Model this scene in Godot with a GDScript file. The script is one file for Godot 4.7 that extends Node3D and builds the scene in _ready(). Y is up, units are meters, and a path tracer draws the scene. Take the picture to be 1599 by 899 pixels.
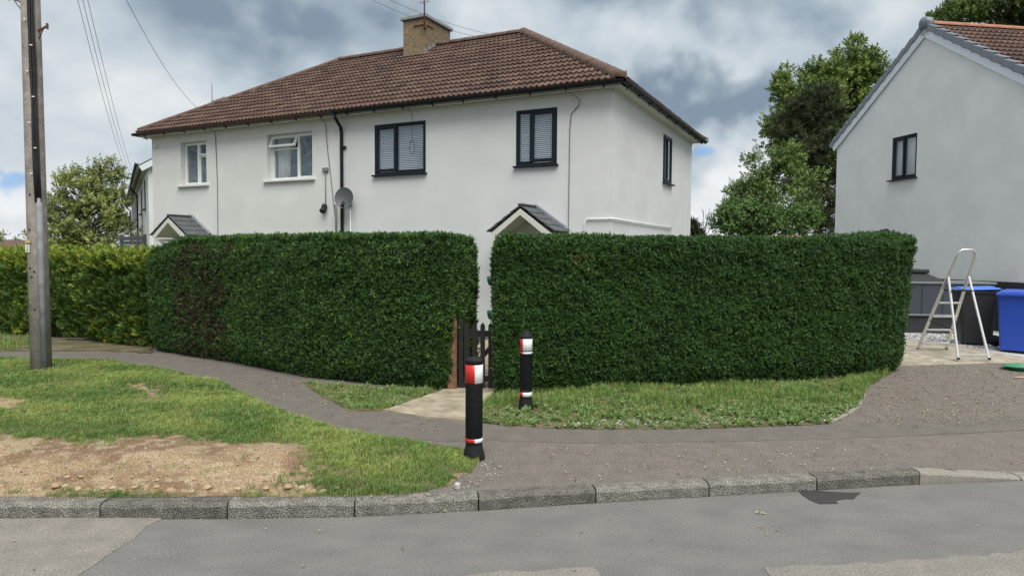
extends Node3D
# A rendered semi-detached house behind clipped hedges, seen from across the road.

const EYE := Vector3(0, 1.8, 0)
const PITCH := -0.05081
const ROLL := 0.005194
const FOCAL := 1069.7
var cam_basis: Basis
var rng := RandomNumberGenerator.new()
var M := {}
var TX := {}
var n1 := FastNoiseLite.new()
var n2 := FastNoiseLite.new()

# ------------------------------------------------------------------ helpers
func ray(x: float, y: float) -> Vector3:
	return cam_basis * Vector3((x - 799.5) / FOCAL, -(y - 449.5) / FOCAL, -1.0)

func g(x: float, y: float, h := 0.0) -> Vector3:      # pixel to a point on the level h
	var d := ray(x, y)
	return EYE + d * ((h - EYE.y) / d.y)

func at_depth(x: float, y: float, depth: float) -> Vector3:
	var d := ray(x, y)
	return EYE + d * (depth / -d.z)

func poly_px(a: Array, h := 0.0) -> PackedVector2Array:
	var r := PackedVector2Array()
	for p in a:
		var w := g(p[0], p[1], h)
		r.append(Vector2(w.x, w.z))
	return r

func mb(flat := true) -> SurfaceTool:
	var st := SurfaceTool.new()
	st.begin(Mesh.PRIMITIVE_TRIANGLES)
	st.set_smooth_group(-1 if flat else 0)
	return st

func finish(st: SurfaceTool, normals := true) -> ArrayMesh:
	if normals:
		st.generate_normals()
	return st.commit()

func put(called: String, mesh: Mesh, m: Material, parent: Node = self) -> MeshInstance3D:
	var o := MeshInstance3D.new()
	o.name = called
	o.mesh = mesh
	o.material_override = m
	parent.add_child(o, true)
	return o

func build(called: String, st: SurfaceTool, m: Material, parent: Node = self) -> MeshInstance3D:
	return put(called, finish(st), m, parent)

func tag(o: Node, label: String, category: String, group := "", kind := "") -> void:
	o.set_meta("label", label)
	o.set_meta("category", category)
	if group != "":
		o.set_meta("group", group)
	if kind != "":
		o.set_meta("kind", kind)

func base(called: String, where := Vector3.ZERO, turn := 0.0) -> Node3D:
	var o := Node3D.new()
	o.name = called
	add_child(o, true)
	o.position = where
	o.rotation.y = turn
	return o

func tri(st: SurfaceTool, a: Vector3, b: Vector3, c: Vector3) -> void:
	st.add_vertex(a); st.add_vertex(b); st.add_vertex(c)

func quad(st: SurfaceTool, a: Vector3, b: Vector3, c: Vector3, d: Vector3) -> void:   # clockwise seen from the front
	tri(st, a, b, c); tri(st, a, c, d)

# chamfered box in a frame
func bx(st: SurfaceTool, c: Vector3, s: Vector3, bev := 0.0, b := Basis()) -> void:
	var h := s * 0.5
	bev = minf(bev, minf(h.x, minf(h.y, h.z)) * 0.9)
	var f := func(x: float, y: float, z: float) -> Vector3: return c + b * Vector3(x, y, z)
	var e := h - Vector3(bev, bev, bev)
	for ax in 3:
		for sg in [-1.0, 1.0]:
			var u := (ax + 1) % 3
			var v := (ax + 2) % 3
			var q := []
			for k in [[-1, -1], [1, -1], [1, 1], [-1, 1]]:
				var p := Vector3.ZERO
				p[ax] = sg * h[ax]
				p[u] = k[0] * e[u]
				p[v] = k[1] * e[v]
				q.append(f.call(p.x, p.y, p.z))
			if sg > 0:
				quad(st, q[3], q[2], q[1], q[0])
			else:
				quad(st, q[0], q[1], q[2], q[3])
	if bev <= 0.0:
		return
	for ax in 3:                                        # edge chamfers
		var u := (ax + 1) % 3
		var v := (ax + 2) % 3
		for su in [-1.0, 1.0]:
			for sv in [-1.0, 1.0]:
				var q := []
				for k in [[0, -1], [1, -1], [1, 1], [0, 1]]:
					var p := Vector3.ZERO
					p[ax] = k[1] * e[ax]
					p[u] = su * (h[u] if k[0] == 0 else e[u])
					p[v] = sv * (e[v] if k[0] == 0 else h[v])
					q.append(f.call(p.x, p.y, p.z))
				if su * sv > 0:
					quad(st, q[0], q[1], q[2], q[3])
				else:
					quad(st, q[3], q[2], q[1], q[0])
	for sx in [-1.0, 1.0]:
		for sy in [-1.0, 1.0]:
			for sz in [-1.0, 1.0]:
				var p0: Vector3 = f.call(sx * h.x, sy * e.y, sz * e.z)
				var p1: Vector3 = f.call(sx * e.x, sy * h.y, sz * e.z)
				var p2: Vector3 = f.call(sx * e.x, sy * e.y, sz * h.z)
				if sx * sy * sz > 0:
					tri(st, p0, p2, p1)
				else:
					tri(st, p0, p1, p2)

func bar(st: SurfaceTool, a: Vector3, b: Vector3, w: float, t: float, bev := 0.0, up := Vector3.UP) -> void:   # box from a to b, w across, t deep
	var y := (b - a).normalized()
	var x := up.cross(y)
	if x.length() < 0.01:
		x = Vector3.RIGHT.cross(y)
		if x.length() < 0.01:
			x = Vector3.BACK
	x = x.normalized()
	var z := x.cross(y)
	bx(st, (a + b) * 0.5, Vector3(w, (b - a).length(), t), bev, Basis(x, y, z))

func tube(st: SurfaceTool, pts: Array, r0: float, r1: float, sides := 8, caps := true) -> void:
	var rings := []
	var prev_x := Vector3.ZERO
	for i in pts.size():
		var p: Vector3 = pts[i]
		var d: Vector3 = (pts[mini(i + 1, pts.size() - 1)] - pts[maxi(i - 1, 0)]).normalized()
		var x := prev_x - d * prev_x.dot(d)
		if x.length() < 0.05:
			x = d.cross(Vector3.UP if absf(d.y) < 0.9 else Vector3.RIGHT)
		x = x.normalized()
		prev_x = x
		var z := x.cross(d)
		var r := lerpf(r0, r1, float(i) / maxf(1, pts.size() - 1))
		var ring := []
		for k in sides:
			var a := TAU * k / sides
			ring.append(p + (x * cos(a) + z * sin(a)) * r)
		rings.append(ring)
	for i in rings.size() - 1:
		for k in sides:
			var kn := (k + 1) % sides
			quad(st, rings[i][k], rings[i][kn], rings[i + 1][kn], rings[i + 1][k])
	if caps:
		for k in range(1, sides - 1):
			tri(st, rings[0][0], rings[0][k + 1], rings[0][k])
			var e: Array = rings[-1]
			tri(st, e[0], e[k], e[k + 1])

func lathe(st: SurfaceTool, prof: Array, sides := 28, a0 := 0.0, a1 := TAU) -> void:   # prof: [radius, y] upwards
	for i in prof.size() - 1:
		for k in sides:
			var u := lerpf(a0, a1, float(k) / sides)
			var v := lerpf(a0, a1, float(k + 1) / sides)
			var p := func(j: int, a: float) -> Vector3: return Vector3(cos(a) * prof[j][0], prof[j][1], sin(a) * prof[j][0])
			quad(st, p.call(i, u), p.call(i + 1, u), p.call(i + 1, v), p.call(i, v))

func prism(st: SurfaceTool, poly: PackedVector2Array, z0: float, z1: float) -> void:   # xy outline, z0 < z1
	if Geometry2D.is_polygon_clockwise(poly):
		poly.reverse()
	var ix := Geometry2D.triangulate_polygon(poly)
	for i in range(0, ix.size(), 3):
		var a := poly[ix[i]]
		var b := poly[ix[i + 1]]
		var c := poly[ix[i + 2]]
		if (b - a).cross(c - a) < 0:
			var t := b
			b = c
			c = t
		tri(st, Vector3(a.x, a.y, z1), Vector3(c.x, c.y, z1), Vector3(b.x, b.y, z1))
		tri(st, Vector3(a.x, a.y, z0), Vector3(b.x, b.y, z0), Vector3(c.x, c.y, z0))
	for i in poly.size():
		var a := poly[i]
		var b := poly[(i + 1) % poly.size()]
		quad(st, Vector3(a.x, a.y, z1), Vector3(b.x, b.y, z1), Vector3(b.x, b.y, z0), Vector3(a.x, a.y, z0))

# a sheet over an outline on the ground (x, z), cut into cells that follow the ground
func sheet(called: String, poly: PackedVector2Array, cell: float, hf: Callable, m: Material, cf = null, parent: Node = self) -> MeshInstance3D:
	var st := mb(false)
	var lo := poly[0]
	var hi := poly[0]
	for p in poly:
		lo = lo.min(p)
		hi = hi.max(p)
	var nx := int(ceil((hi.x - lo.x) / cell))
	var nz := int(ceil((hi.y - lo.y) / cell))
	var inside := PackedByteArray()
	inside.resize((nx + 1) * (nz + 1))
	var pos := PackedVector3Array()
	pos.resize((nx + 1) * (nz + 1))
	var tint := PackedColorArray()
	tint.resize((nx + 1) * (nz + 1))
	for j in nz + 1:
		for i in nx + 1:
			var v := lo + Vector2(i, j) * cell
			var at := j * (nx + 1) + i
			if Geometry2D.is_point_in_polygon(v, poly):
				inside[at] = 1
				pos[at] = Vector3(v.x, hf.call(v.x, v.y), v.y)
				if cf != null:
					tint[at] = cf.call(v.x, v.y)
	for j in nz:
		for i in nx:
			var c0 := j * (nx + 1) + i
			var c := [c0, c0 + 1, c0 + nx + 2, c0 + nx + 1]
			if inside[c[0]] + inside[c[1]] + inside[c[2]] + inside[c[3]] == 4:
				for k in [0, 1, 2, 0, 2, 3]:
					if cf != null:
						st.set_color(tint[c[k]])
					st.add_vertex(pos[c[k]])
			else:
				var a := lo + Vector2(i, j) * cell
				for piece in Geometry2D.intersect_polygons(PackedVector2Array([a, a + Vector2(cell, 0), a + Vector2(cell, cell), a + Vector2(0, cell)]), poly):
					_emit(st, piece, hf, cf)
	if cell < 0.31:                                      # the sheet's own edge, down to what it lies on
		st.set_smooth_group(-1)
		for i in poly.size():
			var a := poly[i]
			var b := poly[(i + 1) % poly.size()]
			var p := Vector3(a.x, hf.call(a.x, a.y), a.y)
			var q := Vector3(b.x, hf.call(b.x, b.y), b.y)
			if cf != null:
				st.set_color(cf.call(a.x, a.y))
			var out2 := Vector2(b.y - a.y, a.x - b.x).normalized()
			if Geometry2D.is_point_in_polygon((a + b) * 0.5 + out2 * 0.004, poly):
				out2 = -out2
			var face := (q - p).cross(Vector3.UP)
			if face.dot(Vector3(out2.x, 0, out2.y)) > 0.0:
				quad(st, p, q, q - Vector3(0, 0.025, 0), p - Vector3(0, 0.025, 0))
			else:
				quad(st, q, p, p - Vector3(0, 0.025, 0), q - Vector3(0, 0.025, 0))
	return build(called, st, m, parent)

func _emit(st: SurfaceTool, p: PackedVector2Array, hf: Callable, cf) -> void:
	var ix := Geometry2D.triangulate_polygon(p) if p.size() > 4 else PackedInt32Array([0, 1, 2, 0, 2, 3] if p.size() == 4 else [0, 1, 2])
	for i in range(0, ix.size(), 3):
		var q := [p[ix[i]], p[ix[i + 1]], p[ix[i + 2]]]
		if (q[1] - q[0]).cross(q[2] - q[0]) < 0:
			q = [q[0], q[2], q[1]]
		for v in q:
			if cf != null:
				st.set_color(cf.call(v.x, v.y))
			st.add_vertex(Vector3(v.x, hf.call(v.x, v.y), v.y))

func level(y: float) -> Callable:
	return func(_x: float, _z: float) -> float: return y

func multi(called: String, mesh: Mesh, m: Material, xf: Array, cols, parent: Node = self) -> MultiMeshInstance3D:
	var mm := MultiMesh.new()
	mm.transform_format = MultiMesh.TRANSFORM_3D
	mm.use_colors = cols != null
	mm.mesh = mesh
	mm.instance_count = xf.size()
	for i in xf.size():
		mm.set_instance_transform(i, xf[i])
		if cols != null:
			mm.set_instance_color(i, cols[i])
	var o := MultiMeshInstance3D.new()
	o.name = called
	o.multimesh = mm
	o.material_override = m
	parent.add_child(o, true)
	o.set_meta("kind", "stuff")
	return o

# ------------------------------------------------------------------ materials
func lin(r: float, gr: float, b: float) -> Color:      # real-world base colour, linear
	return Color(r, gr, b).linear_to_srgb()

func noise_tex(seed_: int, freq: float, oct: int, lo: float, hi: float, size := 512, type := FastNoiseLite.TYPE_SIMPLEX_SMOOTH, p0 := 0.0, p1 := 1.0) -> NoiseTexture2D:
	var t := NoiseTexture2D.new()
	t.width = size
	t.height = size
	t.seamless = true
	var n := FastNoiseLite.new()
	n.seed = seed_
	n.noise_type = type
	n.frequency = freq
	n.fractal_octaves = oct
	t.noise = n
	var gr := Gradient.new()
	gr.set_color(0, Color(lo, lo, lo))
	gr.set_color(1, Color(hi, hi, hi))
	gr.set_offset(0, p0)
	gr.set_offset(1, p1)
	t.color_ramp = gr
	return t

func mat(called: String, c: Color, rough := 0.8, metal := 0.0) -> StandardMaterial3D:
	var m := StandardMaterial3D.new()
	m.resource_name = called
	m.albedo_color = c
	m.roughness = rough
	m.metallic = metal
	M[called] = m
	return m

# grain: fine texture at gs tiles per metre; patches: coarse multiply at ps tiles per metre; bump in cm
func tmat(called: String, c: Color, rough: float, grain: String, gs: float, patch := "", ps := 0.3, bump := 0.0, bump_tex := "", world := true) -> StandardMaterial3D:
	var m := mat(called, c, rough)
	m.uv1_triplanar = true
	m.uv1_world_triplanar = world
	m.uv1_scale = Vector3(gs, gs, gs)
	m.albedo_texture = TX[grain]
	if patch != "":
		m.detail_enabled = true
		m.detail_blend_mode = BaseMaterial3D.BLEND_MODE_MUL
		m.detail_albedo = TX[patch]
		m.detail_uv_layer = BaseMaterial3D.DETAIL_UV_2
		m.uv2_triplanar = true
		m.uv2_world_triplanar = world
		m.uv2_scale = Vector3(ps, ps, ps)
	if bump > 0.0:
		m.heightmap_enabled = true
		m.heightmap_scale = bump
		m.heightmap_texture = TX[bump_tex if bump_tex != "" else grain]
	return m

func make_materials() -> void:
	var SS := FastNoiseLite.TYPE_SIMPLEX_SMOOTH
	TX.grain = noise_tex(1, 0.20, 3, 0.55, 1.0, 1024, SS, 0.25, 0.75)
	TX.speck = noise_tex(2, 0.22, 3, 0.30, 1.0, 1024, SS, 0.30, 0.75)
	TX.soft = noise_tex(3, 0.03, 4, 0.86, 1.0)
	TX.blotch = noise_tex(4, 0.012, 5, 0.68, 1.0)
	TX.rough = noise_tex(5, 0.1, 4, 0.4, 1.0)
	TX.fine = noise_tex(6, 0.3, 3, 0.90, 1.0)
	TX.cloudy = noise_tex(7, 0.02, 5, 0.88, 1.0)
	TX.faint = noise_tex(8, 0.014, 6, 0.955, 1.0, 512, SS, 0.2, 0.8)
	TX.road = noise_tex(9, 0.16, 3, 0.80, 1.0, 1024, SS, 0.2, 0.8)
	TX.aggregate = noise_tex(10, 0.16, 3, 0.42, 1.0, 1024, SS, 0.28, 0.76)
	tmat("white_render", lin(0.79, 0.805, 0.80), 0.92, "fine", 0.5, "faint", 0.13, 0.10, "grain")
	tmat("cream_render", lin(0.82, 0.82, 0.785), 0.92, "fine", 0.5, "faint", 0.13, 0.10, "grain")
	tmat("grey_render", lin(0.88, 0.885, 0.90), 0.92, "fine", 0.5, "faint", 0.13, 0.10, "grain")
	tmat("black_plinth", lin(0.025, 0.026, 0.03), 0.8, "fine", 1.0)
	var tiles := [[0.145, 0.088, 0.07], [0.125, 0.075, 0.06], [0.165, 0.105, 0.085], [0.10, 0.062, 0.052], [0.068, 0.046, 0.04], [0.20, 0.135, 0.10]]
	for i in tiles.size():
		tmat("roof_tile_%d" % i, lin(tiles[i][0] * 1.75, tiles[i][1] * 1.62, tiles[i][2] * 1.52), 0.9, "speck", 0.9, "", 0.3, 0.15)
	tmat("ridge", lin(0.42, 0.26, 0.20), 0.9, "speck", 0.8, "blotch", 0.7, 0.15)
	tmat("terracotta", lin(0.42, 0.185, 0.13), 0.85, "fine", 2.0)
	mat("felt", lin(0.03, 0.027, 0.025), 0.95)
	tmat("pebbledash", lin(0.90, 0.67, 0.41), 0.95, "speck", 0.55, "blotch", 1.1, 1.0)
	tmat("lead", lin(0.34, 0.38, 0.43), 0.55, "fine", 1.5, "blotch", 1.0)
	tmat("concrete_cap", lin(0.30, 0.32, 0.33), 0.9, "fine", 2.0)
	mat("black_plastic", lin(0.016, 0.017, 0.019), 0.42)
	M.black_plastic.metallic_specular = 0.3
	mat("brown_plastic", lin(0.055, 0.03, 0.024), 0.5)
	mat("anthracite", lin(0.013, 0.017, 0.025), 0.42)
	M.anthracite.metallic_specular = 0.3
	mat("white_upvc", lin(0.80, 0.80, 0.78), 0.35)
	mat("soffit", lin(0.62, 0.61, 0.55), 0.7)
	mat("blind", lin(0.60, 0.63, 0.69), 0.6)
	mat("dark_blind", lin(0.12, 0.125, 0.13), 0.7)
	mat("curtain", lin(0.62, 0.61, 0.57), 0.9)
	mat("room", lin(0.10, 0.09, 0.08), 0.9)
	mat("cable_grey", lin(0.20, 0.20, 0.195), 0.7)
	mat("cable_black", lin(0.012, 0.012, 0.013), 0.6)
	mat("rust", lin(0.13, 0.06, 0.035), 0.85)
	mat("dish_grey", lin(0.05, 0.058, 0.066), 0.5)
	var gl := mat("glass", Color(0.75, 0.85, 0.92, 0.12), 0.03)
	gl.transparency = BaseMaterial3D.TRANSPARENCY_ALPHA
	gl.metallic_specular = 0.6
	tmat("slate_tile", lin(0.125, 0.135, 0.145), 0.75, "fine", 2.0, "blotch", 0.9)
	mat("verge_grey", lin(0.19, 0.215, 0.25), 0.6)
	mat("barge_white", lin(0.66, 0.70, 0.76), 0.5)
	mat("timber_cream", lin(0.78, 0.73, 0.62), 0.8)
	tmat("timber_orange", lin(0.62, 0.31, 0.16), 0.85, "rough", 1.3, "blotch", 1.4, 0.3)
	tmat("timber_dark", lin(0.026, 0.022, 0.02), 0.8, "rough", 1.6)
	tmat("pole_wood", lin(0.92, 0.82, 0.73), 0.9, "rough", 0.8, "blotch", 0.5, 0.4)
	M.pole_wood.uv1_scale = Vector3(5.0, 0.35, 5.0)
	tmat("galvanised", lin(0.31, 0.325, 0.34), 0.8, "fine", 0.8, "blotch", 0.9)
	tmat("conduit_dull", lin(0.36, 0.34, 0.29), 0.7, "fine", 1.5)
	mat("alu", lin(0.72, 0.72, 0.70), 0.36, 0.7)
	mat("steel_dull", lin(0.42, 0.42, 0.43), 0.5, 0.7)
	# ground
	tmat("road", lin(0.222, 0.209, 0.197), 0.9, "road", 0.36, "cloudy", 0.22, 0.25)
	M.road.uv2_scale = Vector3(0.16, 0.3, 0.26)
	tmat("road_old", lin(0.30, 0.272, 0.238), 0.93, "road", 0.3, "cloudy", 0.35, 0.4)
	tmat("tarmac", lin(0.285, 0.246, 0.212), 0.93, "grain", 0.34, "cloudy", 0.35, 0.5)
	tmat("tarmac_strip", lin(0.252, 0.222, 0.190), 0.93, "grain", 0.36, "cloudy", 0.4, 0.4)
	tmat("kerb_old", lin(0.60, 0.56, 0.49), 0.95, "aggregate", 0.48, "blotch", 1.3, 1.2)
	tmat("kerb_dirty", lin(0.42, 0.385, 0.335), 0.95, "aggregate", 0.48, "blotch", 1.1, 1.2)
	tmat("kerb_new", lin(0.46, 0.42, 0.365), 0.9, "grain", 0.8, "cloudy", 1.0)
	tmat("concrete", lin(0.52, 0.46, 0.36), 0.9, "fine", 0.6, "blotch", 0.6, 0.2)
	tmat("gravel_white", lin(0.80, 0.80, 0.81), 0.9, "grain", 0.35, "", 0.3, 1.0)
	tmat("stone", lin(0.5, 0.48, 0.44), 0.9, "fine", 1.0)
	tmat("path_sand", lin(0.76, 0.65, 0.47), 0.92, "grain", 0.6, "blotch", 0.5, 0.3)
	var pu := tmat("damp", lin(0.045, 0.041, 0.037), 0.6, "fine", 1.0)
	pu.metallic_specular = 0.45
	var soil := tmat("soil", Color.WHITE, 0.95, "grain", 0.30, "", 0.3, 0.5, "grain")
	soil.vertex_color_use_as_albedo = true
	tmat("field", lin(0.12, 0.155, 0.05), 0.95, "grain", 0.3, "blotch", 0.01)
	# plants
	for p in [["privet", 0.5], ["conifer", 0.6], ["tree_leaf", 0.55], ["grass_blade", 0.6]]:
		var lm := mat(p[0], Color.WHITE, p[1])
		lm.vertex_color_use_as_albedo = true
		lm.backlight_enabled = true
		lm.backlight = Color(0.55, 0.6, 0.35)
	mat("hedge_core", lin(0.17, 0.14, 0.09), 0.95)
	tmat("bark", lin(0.10, 0.085, 0.065), 0.95, "rough", 1.0)
	var li := mat("litter", Color.WHITE, 0.7)
	li.vertex_color_use_as_albedo = true
	# street things
	tmat("bollard_black", lin(0.024, 0.0245, 0.027), 0.55, "rough", 1.5, "blotch", 1.8)
	M.bollard_black.metallic_specular = 0.25
	tmat("bollard_base", lin(0.048, 0.051, 0.056), 0.65, "rough", 1.5, "blotch", 1.8)
	M.bollard_base.metallic_specular = 0.3
	mat("reflect_red", lin(0.55, 0.022, 0.02), 0.35)
	mat("reflect_white", lin(0.78, 0.79, 0.79), 0.35)
	mat("bin_blue", lin(0.02, 0.075, 0.46), 0.38)
	mat("bin_lid_blue", lin(0.03, 0.16, 0.62), 0.4)
	mat("bin_black", lin(0.018, 0.018, 0.02), 0.5)
	mat("rubber", lin(0.012, 0.012, 0.012), 0.8)
	mat("tank_slate", lin(0.042, 0.052, 0.065), 0.5)
	mat("tank_rim", lin(0.14, 0.15, 0.16), 0.6)
	mat("green_plastic", lin(0.015, 0.22, 0.10), 0.4)
	mat("pot_green", lin(0.012, 0.075, 0.048), 0.5)
	mat("orange_plastic", lin(0.45, 0.12, 0.05), 0.6)
	tmat("slat_grey", lin(0.075, 0.08, 0.088), 0.6, "fine", 1.0)
	mat("label_white", lin(0.75, 0.75, 0.72), 0.6)
	mat("label_yellow", lin(0.55, 0.42, 0.2), 0.6)
	mat("print_black", lin(0.02, 0.02, 0.02), 0.6)
	mat("wood_stick", lin(0.5, 0.4, 0.26), 0.9)

# ------------------------------------------------------------------ sky
func gauss(az: float, el: float, ca: float, ce: float, wa: float, we: float) -> float:
	var a := (az - ca) / wa
	var b := (el - ce) / we
	return exp(-a * a - b * b)

func make_sky() -> PanoramaSkyMaterial:
	var W := 2048
	var Hh := 1024
	var a := FastNoiseLite.new()
	a.seed = 11
	a.noise_type = FastNoiseLite.TYPE_SIMPLEX_SMOOTH
	a.frequency = 1.6
	a.fractal_octaves = 5
	a.fractal_gain = 0.5
	var w := FastNoiseLite.new()
	w.seed = 23
	w.frequency = 1.3
	w.fractal_octaves = 3
	var b := FastNoiseLite.new()
	b.seed = 37
	b.frequency = 6.0
	b.fractal_octaves = 4
	# clouds that the photograph shows: azimuth, elevation, half widths in degrees, light (+) or dark (-)
	var spots := []
	for s in [[400, 75, 150, 75, -0.42], [540, 45, 150, 70, -0.36], [330, 20, 90, 50, -0.2], [90, 70, 120, 60, 0.4], [130, 170, 150, 50, 0.22], [270, 140, 70, 40, 0.45], [30, 320, 70, 60, 0.6], [640, 30, 60, 40, -0.2], [720, 45, 70, 50, 0.12],
			[800, 25, 60, 40, 0.32], [900, 75, 110, 40, -0.12], [1010, 5, 200, 26, -0.45], [1065, 85, 70, 26, 0.45], [1110, 172, 150, 40, -0.72], [1180, 120, 80, 40, -0.35], [1010, 150, 60, 40, -0.3], [1140, 305, 100, 62, 0.85], [1300, 40, 130, 50, 0.18], [1410, 30, 60, 60, 0.22], [1240, 10, 90, 30, -0.2], [20, 190, 60, 30, -0.12]]:
		var c := ray(s[0], s[1])
		spots.append([rad_to_deg(atan2(c.x, -c.z)), rad_to_deg(atan2(c.y, Vector2(c.x, c.z).length())), s[2] * 0.054, s[3] * 0.054, s[4]])
	var blues := []
	for s in [[20, 282, 34, 16], [1096, 234, 22, 9], [1190, 345, 26, 10]]:
		var c := ray(s[0], s[1])
		blues.append([rad_to_deg(atan2(c.x, -c.z)), rad_to_deg(atan2(c.y, Vector2(c.x, c.z).length())), s[2] * 0.054, s[3] * 0.054])
	var dark := Vector3(0.21, 0.28, 0.355)
	var mid := Vector3(0.47, 0.545, 0.605)
	var light := Vector3(0.67, 0.705, 0.735)
	var white := Vector3(0.86, 0.88, 0.90)
	var blue := Vector3(0.22, 0.44, 0.74)
	var im := Image.create(W, Hh, false, Image.FORMAT_RGBF)
	im.fill(Color(0.30, 0.31, 0.30))
	for j in Hh / 2 + 2:
		var el := (0.5 - (j + 0.5) / Hh) * PI
		var ce := cos(el)
		var y := sin(el)
		var eld := rad_to_deg(el)
		var flat := 1.0 / (maxf(y, 0.0) + 0.55)                     # a cloud deck seen in perspective
		for i in W:
			var az := wrapf((i + 0.5) / W * TAU, -PI, PI)
			var azd := rad_to_deg(az)
			var d := Vector3(sin(az) * ce, y, -cos(az) * ce)
			var p := Vector3(d.x * flat, 0.9 * y * flat, d.z * flat) * 1.35
			var wx := w.get_noise_3dv(p * 1.5) * 0.10
			var q := p + Vector3(wx, wx * 0.6, -wx)
			var puff := b.get_noise_3dv(p * 0.7) * 0.22 + b.get_noise_3dv(p * 2.0) * 0.09
			var v := 0.52 + a.get_noise_3dv(q) * 0.50 + puff
			if absf(azd) < 50.0 and eld < 34.0:
				var sway := w.get_noise_3dv(d * 4.0) * 5.0 + b.get_noise_3dv(d * 3.0) * 3.0
				var shape := 0.0
				for s in spots:
					shape += s[4] * gauss(azd + sway, eld - sway * 0.5, s[0], s[1], s[2] * 1.15, s[3] * 1.15)
				v = lerpf(v, 0.43 + puff * 1.2, 0.7) + shape * 0.64
			v += 0.25 * exp(-pow(eld / 5.0, 2.0))                    # bright cumulus tops low down
			v = clampf(v, 0.0, 1.25)
			var c: Vector3
			if v < 0.4:
				c = dark.lerp(mid, v / 0.4)
			elif v < 0.78:
				c = mid.lerp(light, (v - 0.4) / 0.38)
			else:
				c = light.lerp(white, minf(1.0, (v - 0.78) / 0.4))
			var bl := 0.0
			for s in blues:
				bl = maxf(bl, gauss(azd + wx * 5.0, eld - wx * 3.0, s[0], s[1], s[2], s[3]))
			bl = smoothstep(0.35, 0.8, bl + b.get_noise_3dv(q * 1.7) * 0.5)
			c = c.lerp(blue, bl * 0.75)
			im.set_pixel(i, j, Color(c.x, c.y, c.z))
	var s := PanoramaSkyMaterial.new()
	s.panorama = ImageTexture.create_from_image(im)
	s.energy_multiplier = 1.0
	return s

# ------------------------------------------------------------------ ground
var KERB := [[-40.0, -4.79], [-2.93, -4.79], [-2.03, -4.81], [-1.13, -4.86], [-0.24, -4.99], [0.65, -5.15], [1.56, -5.30], [2.48, -5.46], [3.40, -5.61], [4.35, -5.72], [5.3, -5.79], [40.0, -7.6]]

func kerb_z(x: float) -> float:                        # front top edge of the kerb
	for i in KERB.size() - 1:
		if x <= KERB[i + 1][0]:
			return lerpf(KERB[i][1], KERB[i + 1][1], (x - KERB[i][0]) / (KERB[i + 1][0] - KERB[i][0]))
	return KERB[-1][1]

func gh(x: float, z: float) -> float:                  # the drive climbs gently to the house on the right; the crossing dips to the road
	var rise := 0.18 * smoothstep(8.3, 12.5, -z) * smoothstep(3.5, 6.0, x)
	var dip := -0.075 * smoothstep(3.4, 4.35, x) * (1.0 - smoothstep(0.1, 1.2, kerb_z(x) - z))
	return rise + dip

func over(y: float) -> Callable:
	return func(x: float, z: float) -> float: return gh(x, z) + y

var verge_poly: PackedVector2Array
var strip_poly: PackedVector2Array
var corner_poly: PackedVector2Array
var dirt_polys := []

func edge_dist(p: Vector2, poly: PackedVector2Array) -> float:
	var d := 1e9
	for i in poly.size():
		var c := Geometry2D.get_closest_point_to_segment(p, poly[i], poly[(i + 1) % poly.size()])
		d = minf(d, c.distance_to(p))
	return d

func dirt(x: float, z: float) -> float:                # 1 bare soil, 0 grass, between them worn grass
	var q := Vector2(x, z)
	var d := -9.0
	for k in dirt_polys:
		var e := edge_dist(q, k)
		d = maxf(d, e if Geometry2D.is_point_in_polygon(q, k) else -e)
	d += n2.get_noise_2d(x * 40, z * 60) * 0.32 + n2.get_noise_2d(x * 150, z * 210) * 0.16 + n1.get_noise_2d(x * 420, z * 500) * 0.12
	return smoothstep(-0.14, 0.12, d)

func verge_h(x: float, z: float) -> float:
	var p := Vector2(x, z)
	var e := edge_dist(p, verge_poly)
	var h := 0.006 + 0.045 * smoothstep(0.0, 0.35, e) + 0.02 * n2.get_noise_2d(x * 30, z * 30) * smoothstep(0.0, 0.3, e)
	if z > -5.75 and x < -1.1:                          # soil packed by wheels, with a row of tread blocks along the kerb
		var s := -4.97 - z
		h = minf(h, 0.012 + 0.02 * smoothstep(0.1, 0.6, s)) + (0.030 * n2.get_noise_2d(x * 170, z * 300) + 0.022 * n1.get_noise_2d(x * 330, z * 600)) * smoothstep(0.0, 0.12, e)
		for row in [[0.13, 1.4, 0.0], [0.32, 0.6, 0.03], [0.50, 0.45, 0.05]]:
			var t := absf(s - row[0] - 0.02 * n2.get_noise_2d(x * 60, 7.0))
			var ph := fposmod(x + row[2] + 0.03 * n2.get_noise_2d(x * 25, row[0] * 99), 0.105) / 0.105
			if t < 0.05 and ph < 0.58:
				h += 0.034 * row[1] * smoothstep(0.05, 0.03, t) * (0.5 + 0.8 * absf(n2.get_noise_2d(x * 9, 3.0)))
	return maxf(h, 0.004)

func soil_color(x: float, z: float) -> Color:
	var t := n2.get_noise_2d(x * 55, z * 55)
	var u := n1.get_noise_2d(x * 220, z * 260)
	var c := Color(0.48, 0.345, 0.205).lerp(Color(0.29, 0.18, 0.10), clampf(0.35 + t * 1.9, 0, 1))
	c = c.lerp(Color(0.58, 0.45, 0.30), clampf(u * 1.8, 0, 0.8))
	return Color(0.11, 0.12, 0.045).lerp(Color(0.20, 0.165, 0.08), clampf(0.3 + t, 0, 1)).lerp(c, dirt(x, z))

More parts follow.
